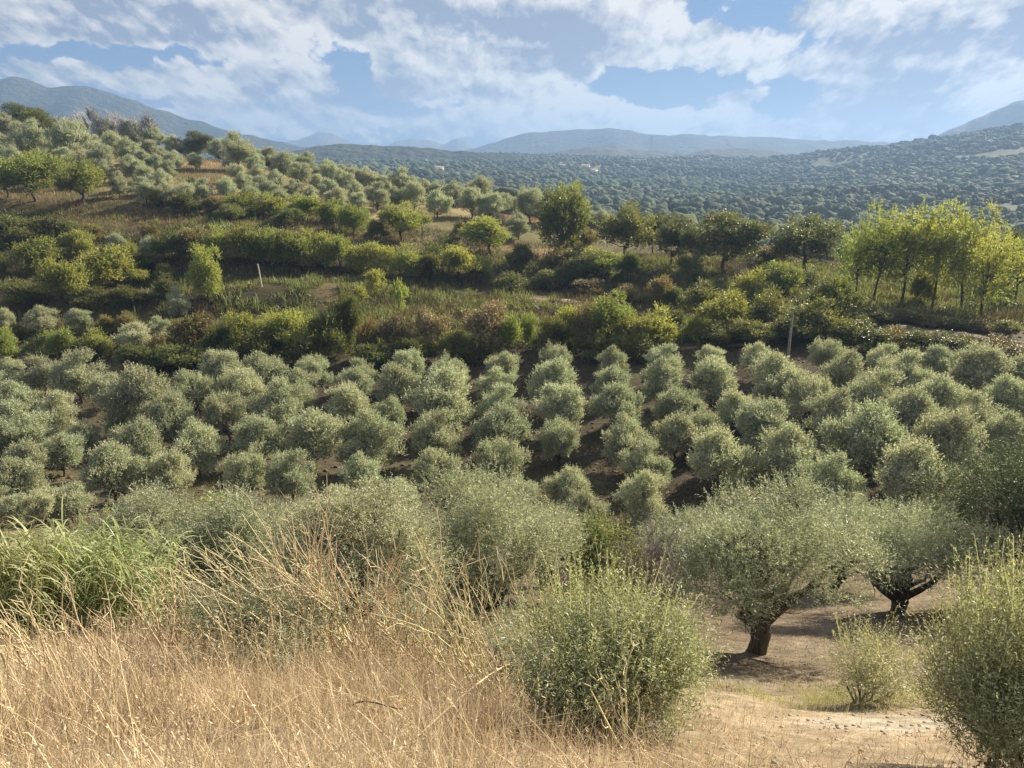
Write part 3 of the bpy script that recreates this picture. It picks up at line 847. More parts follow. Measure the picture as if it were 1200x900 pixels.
plant_band([('rust', 228, 396, 44, 44), ('green', 256, 406, 34, 40), ('yg', 283, 396, 36, 50), ('green', 305, 408, 40, 44), ('yg', 320, 396, 44, 50), ('yg', 345, 396, 50, 52), ('green', 388, 397, 40, 54),
            ('tall', 410, 384, 28, 66), ('rust', 432, 403, 26, 46), ('pink', 462, 397, 32, 46), ('pink', 508, 392, 40, 50), ('green', 484, 412, 44, 30), ('yg', 527, 408, 40, 32), ('pink', 572, 390, 48, 56),
            ('yg', 593, 397, 36, 46), ('tallyg', 619, 392, 18, 40), ('green', 550, 412, 44, 30), ('rust', 190, 410, 40, 30), ('green', 170, 420, 50, 30), ('green', 215, 420, 50, 30), ('green', 360, 415, 50, 30),
            ('green', 440, 417, 44, 26), ('green', 275, 420, 40, 24)], 'in the hedge behind the orchard', 'shrubs of the hedge behind the orchard')
plant_band([('green', 648, 396, 36, 40), ('yg', 667, 388, 34, 46), ('pink', 687, 386, 34, 50), ('ygtree', 713, 382, 56, 62), ('yg', 742, 399, 44, 42), ('yg', 767, 389, 44, 48), ('green', 793, 380, 24, 26),
            ('green', 700, 408, 50, 30), ('green', 755, 412, 44, 24)], 'in the bright thicket behind the orchard', 'shrubs of the bright thicket')
plant_band([('yg', 880, 338, 38, 36), ('yg', 917, 332, 38, 40), ('yg', 855, 374, 56, 48), ('green', 967, 356, 60, 52), ('green', 950, 376, 56, 44), ('green', 820, 350, 40, 34), ('green', 900, 366, 46, 46),
            ('yg', 815, 384, 30, 26), ('green', 925, 388, 44, 30), ('green', 880, 392, 44, 30), ('green', 985, 392, 44, 30), ('green', 835, 398, 40, 26)], 'in the thicket around the pole', 'shrubs around the pole')
plant_band([('green', 1013, 398, 54, 34), ('rust', 1048, 400, 40, 26), ('green', 1087, 406, 56, 30), ('green', 1127, 410, 54, 28), ('rust', 1173, 412, 48, 26), ('green', 1030, 372, 34, 18), ('green', 1060, 372, 30, 16),
            ('rust', 1085, 377, 28, 14), ('green', 1115, 379, 30, 14), ('rust', 1145, 382, 30, 14), ('green', 1178, 386, 34, 18), ('green', 1000, 380, 30, 20)], 'on the banks of the right track', 'shrubs on the right banks')
loc = [('locust', 1023, 303, 50, 106), ('locust', 1056, 303, 62, 106), ('locust', 1091, 306, 56, 114), ('locust', 1126, 308, 62, 114), ('locust', 1150, 326, 62, 88), ('locust', 1190, 318, 46, 74), ('locust', 1001, 312, 40, 80)]
plant_band(loc, 'in the bright row on the right terrace', 'acacias on the right terrace', 0.5)
plant_band([('yg', 1080, 342, 30, 34), ('greenoak', 1182, 312, 40, 62)], 'among the acacias on the right terrace', None)

# ------------------------------------------------------------------ near olives: each built at its own size with true leaves
def near_tree(name, px, base_py, top_py, w, seed, label, mat, leaf=0.062, shoots=4200, per=15, trunk=True, cat='olive tree', group=None, t=None, zlo=-0.55, low=0.30, upness=0.55, shoot_len=0.3, leafw=0.22, clumps=22, thick=0.16, lean=0.12, clump_r=0.17, fill=0.25, dx=0, sprays=0):
    rg = np.random.default_rng(seed)
    x, y, z, tt = spot(px, base_py)
    W = w * tt / FPX * (0.86 if sprays else 0.90 if 'bush' in name else 0.97 if seed == 1 else 1.12); H = (base_py - top_py) * tt / FPX * (0.92 if sprays else 1.05)
    root = obj(name, None, loc=(x, y, z - 0.04)); tag(root, label, cat, group)
    cz = H * (1 + low) / 2; rz = H * (1 - low) / 2
    g, c, cr = crown_geo(rg, (W * 0.43, W * 0.43, rz * 0.92), cz, clumps, shoots, per, shoot_len, leaf, leafw, upness=upness, clump_r=clump_r, zlo=zlo, fill=fill)
    c = fit(g, c, W, H)
    if sprays:                                       # long upright shoots that break the outline
        sdv = dome(sprays, rg, -0.1); st_ = sdv * np.array([W * 0.42, W * 0.42, H * 0.46]) + np.array([0, 0, H * 0.48])
        sd_ = norm(sdv * 0.35 + np.array([0, 0, 1.0]) + rg.normal(size=(sprays, 3)) * 0.16); sl_ = rg.uniform(0.22, 0.52, sprays)
        nl_ = 30; tt_ = np.tile(np.linspace(0.05, 1, nl_), sprays); S_ = np.repeat(np.arange(sprays), nl_)
        P_ = st_[S_] + sd_[S_] * (sl_[S_] * tt_)[:, None]
        D_ = norm(sd_[S_] * 0.8 + norm(rg.normal(size=(len(S_), 3))) * 0.75)
        leaves(g, P_, D_, leaf * rg.uniform(0.8, 1.3, len(S_)) * (1.1 - 0.45 * tt_), leaf * leafw * 1.05, rg, np.clip(rg.normal(0.48, 0.22, len(S_)), 0, 1))
        pts_ = st_[:, None] + sd_[:, None] * (sl_[:, None] * np.linspace(0, 1, 3)[None])[..., None]
        ribbon(g, pts_, np.array([0.006, 0.005, 0.003]), norm(np.cross(sd_, rg.normal(size=(sprays, 3)))), np.full(sprays, 0.4))
    for vv in g.v: vv[:, 0] += dx
    c = c + np.array([dx, 0, 0])
    obj('crown' if trunk else 'foliage', g.mesh('near_crown'), M[mat], root)
    if trunk:
        tg = Geo()
        hh = H * low * 0.9
        top = np.array([dx * 0.4, rg.normal() * lean * 0.4, hh])
        pts = curve_pts((0, 0, -0.2), top, lean * 0.5, 8, rg)
        tube(tg, pts, thick * np.array([1.6, 1.25, 1.02, 0.95, 0.97, 1.02, 1.08, 0.9]) * rg.uniform(0.92, 1.08, 8), 12, 0.5)
        for e in c[rg.permutation(len(c))[:14]]:
            mid = top * 0.5 + e * 0.5 + rg.normal(size=3) * 0.12
            p = np.concatenate([curve_pts(top - [0, 0, 0.1], mid, 0.1, 5, rg)[:-1], curve_pts(mid, e, 0.1, 5, rg)])
            tube(tg, p, np.linspace(thick * rg.uniform(0.35, 0.55), 0.012, len(p)), 7, 0.5)
            for _ in range(3):
                i = rg.integers(3, 8)
                q = p[i] + norm(rg.normal(size=3) + [0, 0, 0.5]) * rg.uniform(0.3, 0.7)
                tube(tg, curve_pts(p[i], q, 0.05, 4, rg), [0.016, 0.012, 0.008, 0.004], 4, 0.5)
        obj('trunk', tg.mesh('near_trunk', True), M['bark'], root)
    else:
        obj('stem', multi_stem(rg, c, 12, 0.018, W * 0.12).mesh('near_stem', True), M['bark'], root)
    return root


near_tree('olive_tree', 885, 765, 578, 215, 1, 'spreading grey-green olive with thick dark trunk above fallen leaves', 'olive_near', shoots=6000, low=0.24, thick=0.175, dx=0.15, lean=0.05)
near_tree('olive_tree', 1052, 716, 585, 150, 2, 'olive with leaning trunk right of the thick-trunked olive', 'olive_near', shoots=5200, low=0.15, thick=0.18)
near_tree('olive_tree', 570, 712, 566, 168, 3, 'dense rounded olive at centre behind the dry stalks', 'olive_near', shoots=6500, low=0.03)
near_tree('olive_tree', 432, 722, 580, 150, 4, 'grey-green olive directly behind the tall fan of dry stalks', 'olive_near', shoots=6000, low=0.03)
near_tree('olive_tree', 185, 692, 574, 132, 5, 'domed silver olive rising right behind the green reeds', 'olive_near', shoots=6000, low=0.03)
near_tree('olive_tree', 280, 700, 588, 120, 6, 'olive between the domed silver olive and the tall dry stalks', 'olive_near', shoots=5200, low=0.03)
near_tree('olive_tree', 1205, 705, 518, 180, 7, 'large dark olive cut by the right edge', 'olive_dark', shoots=8000, low=0.0, zlo=-0.85)
near_tree('olive_tree', 345, 668, 585, 80, 8, 'small olive half hidden behind stalk tips', 'olive_near', shoots=3000, low=0.15)
near_tree('olive_tree', 640, 690, 588, 70, 9, 'small olive squeezed behind dense rounded centre olive', 'olive_near', shoots=2600, low=0.2)
near_tree('olive_tree', 800, 690, 600, 90, 10, 'narrow olive behind the bare grey shrub', 'olive_near', shoots=3000, low=0.2)
near_tree('olive_tree', 980, 690, 590, 100, 12, 'olive filling the gap between the two trunked olives', 'olive_near', shoots=3200, low=0.2)
near_tree('olive_tree', 505, 680, 588, 70, 13, 'small olive wedged left of the dense rounded centre olive', 'olive_near', shoots=2600, low=0.2)
near_tree('fig_shrub', 250, 660, 584, 62, 14, 'bright yellow-green broadleaf shrub behind domed silver olive', 'yg', leaf=0.14, leafw=0.7, shoots=700, per=7, trunk=False, cat='shrub', low=0.02)
near_tree('shrub', 690, 715, 612, 100, 15, 'olive brown shrub with some yellow leaves right of centre olive', 'oak', leaf=0.07, leafw=0.4, shoots=2200, per=12, trunk=False, cat='shrub', low=0.02)
near_tree('olive_bush', 706, 852, 662, 225, 16, 'lush low green olive bush at bottom centre', 'bush', leaf=0.036, leafw=0.21, shoots=3600, per=22, trunk=False, cat='olive bush', low=0.0, zlo=-0.7, upness=1.9, shoot_len=0.40, clumps=26, clump_r=0.13, fill=0.1, sprays=210)
near_tree('olive_bush', 1172, 900, 650, 215, 17, 'bright green olive bush at the lower right corner', 'bush', leaf=0.036, leafw=0.21, shoots=3600, per=22, trunk=False, cat='olive bush', low=0.0, zlo=-0.98, upness=1.4, shoot_len=0.40, clumps=34, clump_r=0.14, fill=0.25, sprays=230)
near_tree('olive_bush', 1012, 822, 728, 112, 18, 'small airy olive bush beside pale bare earth', 'bush', leaf=0.042, leafw=0.22, shoots=900, per=16, trunk=False, cat='olive bush', low=0.0, zlo=-0.8, upness=1.0, shoot_len=0.32, clumps=14, sprays=40)
near_tree('olive_bush', 320, 770, 672, 200, 19, 'low grey-green olive sprouts tangled with tall dry stalks', 'olive_near', leaf=0.055, leafw=0.24, shoots=700, per=16, trunk=False, cat='olive bush', low=0.0, zlo=-0.9, upness=1.2, shoot_len=0.34, clumps=20, clump_r=0.14)
near_tree('olive_bush', 812, 800, 745, 60, 20, 'scraggly olive sprouts right of lush low bush', 'bush', leaf=0.055, shoots=160, per=14, trunk=False, cat='olive bush', low=0.0, zlo=-0.8, upness=1.0, clumps=8)
near_tree('olive_bush', 475, 760, 690, 110, 22, 'dull olive sprouts behind the branching dry stalks', 'olive_near', leaf=0.055, shoots=420, per=14, trunk=False, cat='olive bush', low=0.0, zlo=-0.8, upness=1.0, clumps=14)
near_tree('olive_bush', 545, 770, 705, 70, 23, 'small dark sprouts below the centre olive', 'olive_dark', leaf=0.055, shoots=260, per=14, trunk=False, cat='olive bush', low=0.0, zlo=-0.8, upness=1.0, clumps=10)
near_tree('shrub', 225, 745, 690, 70, 24, 'grey-green undergrowth beside the tall reeds', 'oak', leaf=0.05, leafw=0.4, shoots=420, per=12, trunk=False, cat='shrub', low=0.0, zlo=-0.8, upness=1.0, clumps=12)
near_tree('olive_bush', 590, 790, 700, 70, 21, 'thin olive sprouts left of lush low bush', 'olive_near', leaf=0.055, shoots=170, per=14, trunk=False, cat='olive bush', low=0.0, zlo=-0.8, upness=1.2, clumps=8)

# bare shrub between the near olives
rgb = np.random.default_rng(77)
x, y, z, t = spot(765, 722)
rt = obj('bare_shrub', None, loc=(x, y, z)); tag(rt, 'leafless grey twiggy shrub left of the thick-trunked olive', 'shrub')
g = Geo(); g2 = Geo()
for i in range(34):
    a = rgb.uniform(0, 6.28); rr = rgb.uniform(0.2, 1)
    e = np.array([math.cos(a) * rr * 1.0, math.sin(a) * rr * 1.0, rgb.uniform(1.2, 2.5)])
    p = curve_pts((e[0] * 0.12, e[1] * 0.12, -0.05), e, 0.08, 7, rgb)
    tube(g, p, np.linspace(0.022, 0.005, 7), 5, rgb.random())
    for j in range(16):
        k = rgb.integers(2, 6); s0 = p[k] + (p[k + 1] - p[k]) * rgb.random()
        d = norm(norm(e) + rgb.normal(size=3) * 0.6 + [0, 0, 0.3]) * rgb.uniform(0.2, 0.55)
        q = curve_pts(s0, s0 + d, 0.03, 4, rgb)
        tube(g2, q, [0.008, 0.006, 0.004, 0.002], 3, rgb.random())
        for _ in range(2):
            tube(g2, curve_pts(q[2], q[2] + norm(d + rgb.normal(size=3) * 0.25) * 0.2, 0.01, 3, rgb), [0.005, 0.003, 0.002], 3, rgb.random())
obj('stem', g.mesh('bare_stem', True), M['twig'], rt); obj('twig', g2.mesh('bare_twig', True), M['twig'], rt)

# ------------------------------------------------------------------ reeds
def reeds(px, py, width, n, hmin, hmax, seed, label):
    rg = np.random.default_rng(seed)
    x, y, z, t = spot(px, py)
    root = obj('reed_clump', None, loc=(x, y, z)); tag(root, label, 'reeds', 'giant reeds at the left')
    gs, gl = Geo(), Geo()
    for i in range(n):
        bx, by = rg.normal() * width * 0.45, rg.normal() * width * 0.28
        bx = float(np.clip(bx, -width * 0.7, width * 0.7))
        bz = float(ground_z(x + bx, y + by)) - z - 0.05
        h = rg.uniform(hmin, hmax) * (1 - 0.25 * abs(bx) / width)
        lean = np.array([rg.normal() * 0.12 + bx * 0.12, rg.normal() * 0.1, 1.0]) * h
        p = curve_pts((bx, by, bz), np.array([bx, by, bz]) + lean, 0.05, 8, rg)
        tube(gs, p, np.linspace(0.013, 0.004, 8), 5, rg.random())
        nl = 24
        tt = np.linspace(0.15, 1.0, nl)
        P = np.stack([np.interp(tt, np.linspace(0, 1, 8), p[:, k]) for k in range(3)], 1)
        a = np.arange(nl) * math.pi + rg.uniform(0, 6.28) + rg.normal(size=nl) * 0.5
        out = np.stack([np.cos(a), np.sin(a), np.zeros(nl)], 1)
        L = rg.uniform(0.35, 0.65, nl) * (1 - 0.3 * np.abs(tt - 0.7))
        s = np.linspace(0, 1, 6)
        up = rg.uniform(0.7, 1.3, nl); dr = rg.uniform(0.6, 1.5, nl)
        pts = P[:, None] + out[:, None] * (L[:, None] * s[None] * 0.8)[..., None]
        pts[..., 2] += L[:, None] * (up[:, None] * s - dr[:, None] * s ** 2)
        w = 0.019 * np.array([0.6, 1, 0.95, 0.75, 0.45, 0.05])
        side = norm(np.cross(out, rg.normal(size=(nl, 3)) * 0.35 + [0, 0, 1]))
        ribbon(gl, pts, w, side, np.clip(rg.normal(0.5, 0.22, nl), 0, 1))
    obj('stem', gs.mesh('reed_stem', True), M['reed'], root); obj('leaves', gl.mesh('reed_leaves'), M['reed'], root)


reeds(10, 735, 1.3, 95, 1.0, 1.6, 31, 'green arching reed clump cut by the left edge')
reeds(118, 735, 1.1, 110, 1.0, 1.75, 32, 'tall green reed clump in front of the domed silver olive')

# ------------------------------------------------------------------ tall dry weeds
def weed(px, py, n, h, lean, spread, seed, label, seedheads=True, r=0.008):
    rg = np.random.default_rng(seed)
    x, y, z, t = spot(px, py)
    g = Geo(); gb = Geo()
    for i in range(n):
        b0 = np.array([rg.normal() * spread * 0.35, rg.normal() * spread * 0.3, -0.05])
        hh = h * rg.uniform(0.55, 1.1)
        d = np.array([lean + rg.normal() * 0.30, rg.normal() * 0.25, 1.0])
        e = b0 + norm(d) * hh
        p = curve_pts(b0, e, 0.05 * hh, 8, rg)
        p[:, 0] += lean * 0.35 * hh * np.linspace(0, 1, 8) ** 2.5
        tube(g, p, np.linspace(r * rg.uniform(0.8, 1.5), r * 0.35, 8), 5, rg.random())
        for j in range(rg.integers(3, 8)):
            k = rg.integers(3, 7)
            s0 = p[k] + (p[k + 1] - p[k]) * rg.random() if k < 7 else p[k]
            q = s0 + norm(norm(p[k] - p[k - 1]) + rg.normal(size=3) * 0.42) * rg.uniform(0.12, 0.4) * h * 0.7
            tube(gb, curve_pts(s0, q, 0.02, 4, rg), np.linspace(r * 0.6, r * 0.25, 4), 4, rg.random())
    g.v += gb.v; g.t += gb.t; g.f += [f_ + g.n for f_ in gb.f]
    tag(obj('dry_weed', g.mesh('dry_weed', True), M['stalk'], None, (x, y, z)), label, 'dry weed', 'tall dry weeds on the bank')


weed(385, 775, 46, 1.6, -0.5, 0.9, 41, 'big fan of pale dry stalks leaning left before the olives')
weed(395, 770, 22, 1.9, -0.05, 0.5, 42, 'tallest upright dry stalks just right of the leaning fan')
weed(455, 780, 40, 1.45, 0.1, 0.8, 43, 'branching dry stalks in front of the grey-green olive', r=0.0075)
weed(300, 775, 20, 1.05, -0.25, 0.9, 44, 'shorter dry stalks among the olive sprouts')
weed(500, 785, 20, 1.0, 0.1, 0.6, 45, 'brown seedy dry weed below the centre olive')
weed(583, 815, 30, 1.5, -0.3, 0.4, 46, 'arching dry stalks left of the lush low bush', r=0.0075)
weed(630, 800, 12, 1.4, -0.05, 0.4, 47, 'thin dry stalks touching the lush low bush')
weed(60, 800, 24, 1.05, -0.2, 0.8, 48, 'sparse dry stalks in front of the edge reeds')
weed(170, 790, 26, 0.95, -0.2, 0.9, 49, 'sparse dry stalks in front of the tall reeds')
weed(738, 878, 5, 0.62, 0.0, 0.08, 50, 'two straight straw stalks before the lush low bush', r=0.009)

# a broken stalk and a dark stick lying over the grass
def stick(name, a, b, ra, rb, mat, label, lift):
    p0 = np.array(spot(*a)[:3]); p1 = np.array(spot(*b)[:3])
    p0[2] += lift[0]; p1[2] += lift[1]
    g = Geo(); tube(g, curve_pts(p0, p1, 0.03, 8), np.linspace(ra, rb, 8), 6, 0.6)
    ctr = (p0 + p1) / 2
    g.v = [v - ctr for v in g.v]
    tag(obj(name, g.mesh(name, True), mat, None, tuple(ctr)), label, 'stick')


stick('broken_stalk', (490, 868), (604, 806), 0.004, 0.011, M['stalk'], 'long thick straw stalk broken over the dry grass', (0.03, 0.3))
stick('dark_twig', (415, 866), (474, 870), 0.005, 0.003, M['bark'], 'dark fallen twig lying in the dry grass', (0.22, 0.22))

# ------------------------------------------------------------------ grass and ground cover (stuff)
def grass_patch(name, n, sampler, hmin, hmax, width, mat, seed, tilt=0.45, K_=4, curl=0.35):
    rg = np.random.default_rng(seed)
    X, Y, hs = sampler(rg, n)
    n = len(X)
    Z = ground_z(X, Y) - 0.02
    h = rg.uniform(hmin, hmax, n) * hs
    a = rg.uniform(0, 6.28, n); out = np.stack([np.cos(a), np.sin(a), np.zeros(n)], 1)
    ti = np.abs(rg.normal(0, tilt, n))
    cu_ = rg.normal(0, curl, n)
    s = np.linspace(0, 1, K_)
    pts = np.stack([X, Y, Z], 1)[:, None] + out[:, None] * (h[:, None] * (np.sin(ti)[:, None] * s + cu_[:, None] * s ** 2))[..., None]
    pts[..., 2] += h[:, None] * np.cos(ti)[:, None] * s - h[:, None] * np.abs(cu_)[:, None] * 0.4 * s ** 2
    b = rg.uniform(0, 6.28, n); side = np.stack([np.cos(b), np.sin(b), np.zeros(n)], 1)
    g = Geo(); w = width * np.linspace(1, 0.25, K_)
    clump = vnoise(X * 1.7, Y * 1.7, seed)
    ribbon(g, pts, w, side, np.clip(0.25 + 0.35 * clump + rg.normal(0.1, 0.22, n), 0, 1))
    o = obj(name, g.mesh(name), mat)
    tag(o, kind='stuff')
    return o


bx_, by_, _, bt_ = spot(706, 850)


def s_fore(rg, n):
    Y = 1.6 + 9.5 * rg.random(n) ** 1.05
    X = rg.uniform(-1, 1, n) * (Y * 0.78 + 0.8)
    px = X / (Y * 1.05) * FPX + CX
    keep = np.ones(n, bool)
    dens = np.where(px < 560, 1.0, np.where(px < 830, 0.8, 0.42))
    lim = np.where(px < 560, 8.6, np.where(px < 840, 6.6, 6.3)) + (vnoise(X * 1.1, Y * 0.6, 9) - 0.5) * 3.6 + rg.exponential(0.5, n)
    keep &= rg.random(n) < dens
    keep &= Y < lim
    keep &= np.hypot((X - bx_) / 0.8, (Y - by_) / 0.6) > 1
    d = np.hypot((X - ex) / 1.4, (Y - ey) / 0.7)
    keep &= (d > 1) | (rg.random(n) < 0.12)
    keep &= rg.random(n) < 0.12 + 1.0 * vnoise(X * 1.5, Y * 1.5, 4)
    X, Y, px = X[keep], Y[keep], px[keep]
    hs = np.where(px < 600, 1.0, 0.62) * (0.6 + 0.7 * vnoise(X * 0.9, Y * 0.9, 12))
    return X, Y, hs


grass_patch('dry_grass', 75000, s_fore, 0.12, 0.36, 0.0036, M['straw'], 61, tilt=0.6, curl=0.45)
grass_patch('fallen_straw', 70000, s_fore, 0.12, 0.5, 0.0045, M['straw'], 62, tilt=1.35, curl=0.25)


def s_stem(rg, n):
    X, Y, hs = s_fore(rg, n)
    return X, Y, hs * (0.5 + 0.9 * rg.random(len(X)))


grass_patch('dry_grass_stems', 16000, s_stem, 0.30, 0.62, 0.0036, M['stalk'], 68, tilt=0.75, K_=6, curl=0.45)


def s_brown(rg, n):
    X, Y, hs = s_fore(rg, n)
    k = vnoise(X * 1.1 + 40, Y * 1.1, 77) > 0.62
    return X[k], Y[k], hs[k]


M['brown_weed'] = leaf_mat('brown_weed', (0.13, 0.085, 0.05), (0.17, 0.12, 0.075), trans=0.2, rough=0.8, var=0.5, ovar=0.02)
grass_patch('brown_weeds', 40000, s_brown, 0.15, 0.45, 0.005, M['brown_weed'], 83, tilt=0.6, curl=0.6)
grass_patch('dead_grass_mat', 30000, s_fore, 0.06, 0.2, 0.007, M['brown_weed'], 84, tilt=1.3, curl=0.3)


def seed_heads(name, n, seed):
    rg = np.random.default_rng(seed)
    X, Y, hs = s_fore(rg, n); n = len(X); Z = ground_z(X, Y)
    h = rg.uniform(0.3, 0.7, n) * hs
    base = np.stack([X, Y, Z - 0.02], 1); d = norm(np.stack([rg.normal(0, 0.35, n), rg.normal(0, 0.3, n), np.ones(n)], 1))
    s_ = np.linspace(0, 1, 4); g = Geo()
    pts = base[:, None] + d[:, None] * (h[:, None] * s_)[..., None]
    a = rg.uniform(0, 6.28, n); side = np.stack([np.cos(a), np.sin(a), np.zeros(n)], 1)
    t_ = np.clip(rg.normal(0.55, 0.2, n), 0, 1)
    ribbon(g, pts, 0.003 * np.ones(4), side, t_)
    m_ = 9; k = np.repeat(np.arange(n), m_); tt = np.tile(np.linspace(0.78, 1.02, m_), n)
    P = base[k] + d[k] * (h[k] * tt)[:, None]
    D = norm(d[k] * 0.9 + rg.normal(size=(n * m_, 3)) * 0.5)
    leaves(g, P, D, rg.uniform(0.012, 0.028, n * m_), rg.uniform(0.004, 0.007, n * m_), rg, np.clip(t_[k] + rg.normal(0, 0.15, n * m_), 0, 1))
    tag(obj(name, g.mesh(name), M['stalk']), kind='stuff')


seed_heads('grass_seed_heads', 5200, 85)


def s_green(rg, n):
    x0, y0, _, t0 = spot(1000, 822)
    X = x0 + rg.normal(size=n) * 1.25; Y = y0 + 0.2 + rg.normal(size=n) * 0.5
    k = vnoise(X * 2.5, Y * 2.5, 6) > 0.42; X, Y = X[k], Y[k]; n = len(X)
    return X, Y, np.ones(n) * (0.5 + vnoise(X * 3, Y * 3, 3))


M['short_grass'] = leaf_mat('short_grass', (0.24, 0.25, 0.10), (0.27, 0.27, 0.12), trans=0.3, var=0.5, ovar=0.02)
grass_patch('green_grass', 5200, s_green, 0.06, 0.22, 0.005, M['short_grass'], 63, tilt=0.5)


def s_litter(rg, n):
    Y = 6.5 + 24 * rg.random(n)
    X = rg.uniform(-0.3, 1, n) * (Y * 0.8)
    k = (np.hypot((X - ex) / 1.7, (Y - ey) / 1.2) > 1) & (Y + (vnoise(X * 1.2, Y, 55) - 0.5) * 4 > 9)
    X, Y = X[k], Y[k]
    return X, Y, np.ones(len(X))


grass_patch('leaf_litter', 130000, s_litter, 0.02, 0.06, 0.02, M['litter'], 64, tilt=1.5, K_=3, curl=0.1)


def clods(name, n, sampler, smin, smax, mat, seed):
    rg = np.random.default_rng(seed)
    X, Y = sampler(rg, n); n = len(X); Z = ground_z(X, Y)
    v, f = ico(); sz = smin * (smax / smin) ** (rg.random(n) ** 2)
    V = v[None] * (1 + rg.normal(0, 0.2, (n, len(v), 1))) * np.array([1, 1, 0.6]) * sz[:, None, None]
    P = V + np.stack([X, Y, Z + sz * 0.15], 1)[:, None]
    F = f[None] + (np.arange(n) * len(v))[:, None, None]
    tag(obj(name, mesh_arrays(name, P.reshape(-1, 3), F.reshape(-1, 3)), mat), kind='stuff')


def s_clod(rg, n):
    Y = 3 + 22 * rg.random(n) ** 1.3; X = rg.uniform(-0.1, 1, n) * Y * 0.8
    k = rg.random(n) < 0.2 + 0.8 * (np.hypot((X - ex) / 1.7, (Y - ey) / 1.0) < 1)
    return X[k], Y[k]


M['clod'] = plain_mat('soil_clod', (0.17, 0.135, 0.095), (0.36, 0.31, 0.24), 3.0, bump=0.4)
clods('pebbles', 7000, s_clod, 0.005, 0.028, M['clod'], 81)


def s_clod2(rg, n):
    Y = 26 + 50 * rg.random(n); X = rg.uniform(-1, 1, n) * Y * 0.75
    return X, Y


M['dark_clod'] = plain_mat('dark_soil_clod', (0.05, 0.041, 0.029), (0.12, 0.098, 0.07), 1.0, bump=0.4)
clods('soil_clods', 16000, s_clod2, 0.03, 0.16, M['dark_clod'], 82)


def s_orch(rg, n):
    Y = 24 + 40 * rg.random(n); X = rg.uniform(-1, 1, n) * Y * 0.8
    k = fbm(X / 5, Y / 5, 15) > 0.46
    return X[k], Y[k], 0.5 + vnoise(X[k] / 2, Y[k] / 2, 8)


grass_patch('orchard_weeds', 90000, s_orch, 0.10, 0.38, 0.03, M['scrub'], 65, tilt=0.6, K_=3)


def s_mid(rg, n):
    n = int(n * 1.3)
    Y = 60 + 50 * rg.random(n); X = rg.uniform(-1, 1, n) * Y * 0.8
    k = fbm(X / 6, Y / 6, 25) > 0.40
    return X[k], Y[k], 0.4 + 1.2 * vnoise(X[k] / 3, Y[k] / 3, 18)


grass_patch('hillside_scrub', 120000, s_mid, 0.15, 0.75, 0.06, M['scrub'], 66, tilt=0.5, K_=3)


def s_up(rg, n):
    Y = 95 + 85 * rg.random(n); X = rg.uniform(-0.85, 0.08, n) * Y
    k = fbm(X / 8, Y / 8, 35) > 0.42
    return X[k], Y[k], 0.5 + vnoise(X[k] / 3, Y[k] / 3, 28)


M['meadow'] = leaf_mat('meadow_straw', (0.27, 0.195, 0.095), (0.28, 0.20, 0.10), trans=0.2, tcol=(1.1, 1.0, 0.7), rough=0.8, var=0.5, ovar=0.02)
grass_patch('meadow_grass', 60000, s_up, 0.2, 0.6, 0.09, M['meadow'], 67, tilt=0.5, K_=3)

def s_terr(rg, n):
    Y = 60 + 42 * rg.random(n); X = rg.uniform(-0.8, 0.8, n) * Y
    k = (fbm(X / 3, Y / 3, 45) > 0.44)
    return X[k], Y[k], 0.3 + 1.3 * vnoise(X[k] / 1.5, Y[k] / 1.5, 48) ** 2


grass_patch('terrace_weeds', 90000, s_terr, 0.3, 1.1, 0.09, M['oak'], 69, tilt=0.5, K_=3)
grass_patch('terrace_brambles', 90000, s_terr, 0.3, 0.9, 0.10, M['green'], 70, tilt=0.6, K_=3)
grass_patch('terrace_rust_weeds', 30000, s_terr, 0.3, 0.8, 0.08, M['rust'], 75, tilt=0.6, K_=3)

# far groves and woods: nobody could count them
def visible(X, Y, Z, margin=6):
    """drop what the near slope hides: highest ground line along the sight line in front of each spot"""
    n = len(X); ok = np.ones(n, bool)
    for s in np.linspace(0.06, 0.97, 40):
        gz = ground_z(X * s, Y * s)
        ok &= (Z + margin) / 1.0 > gz / s - 0.0
    return ok


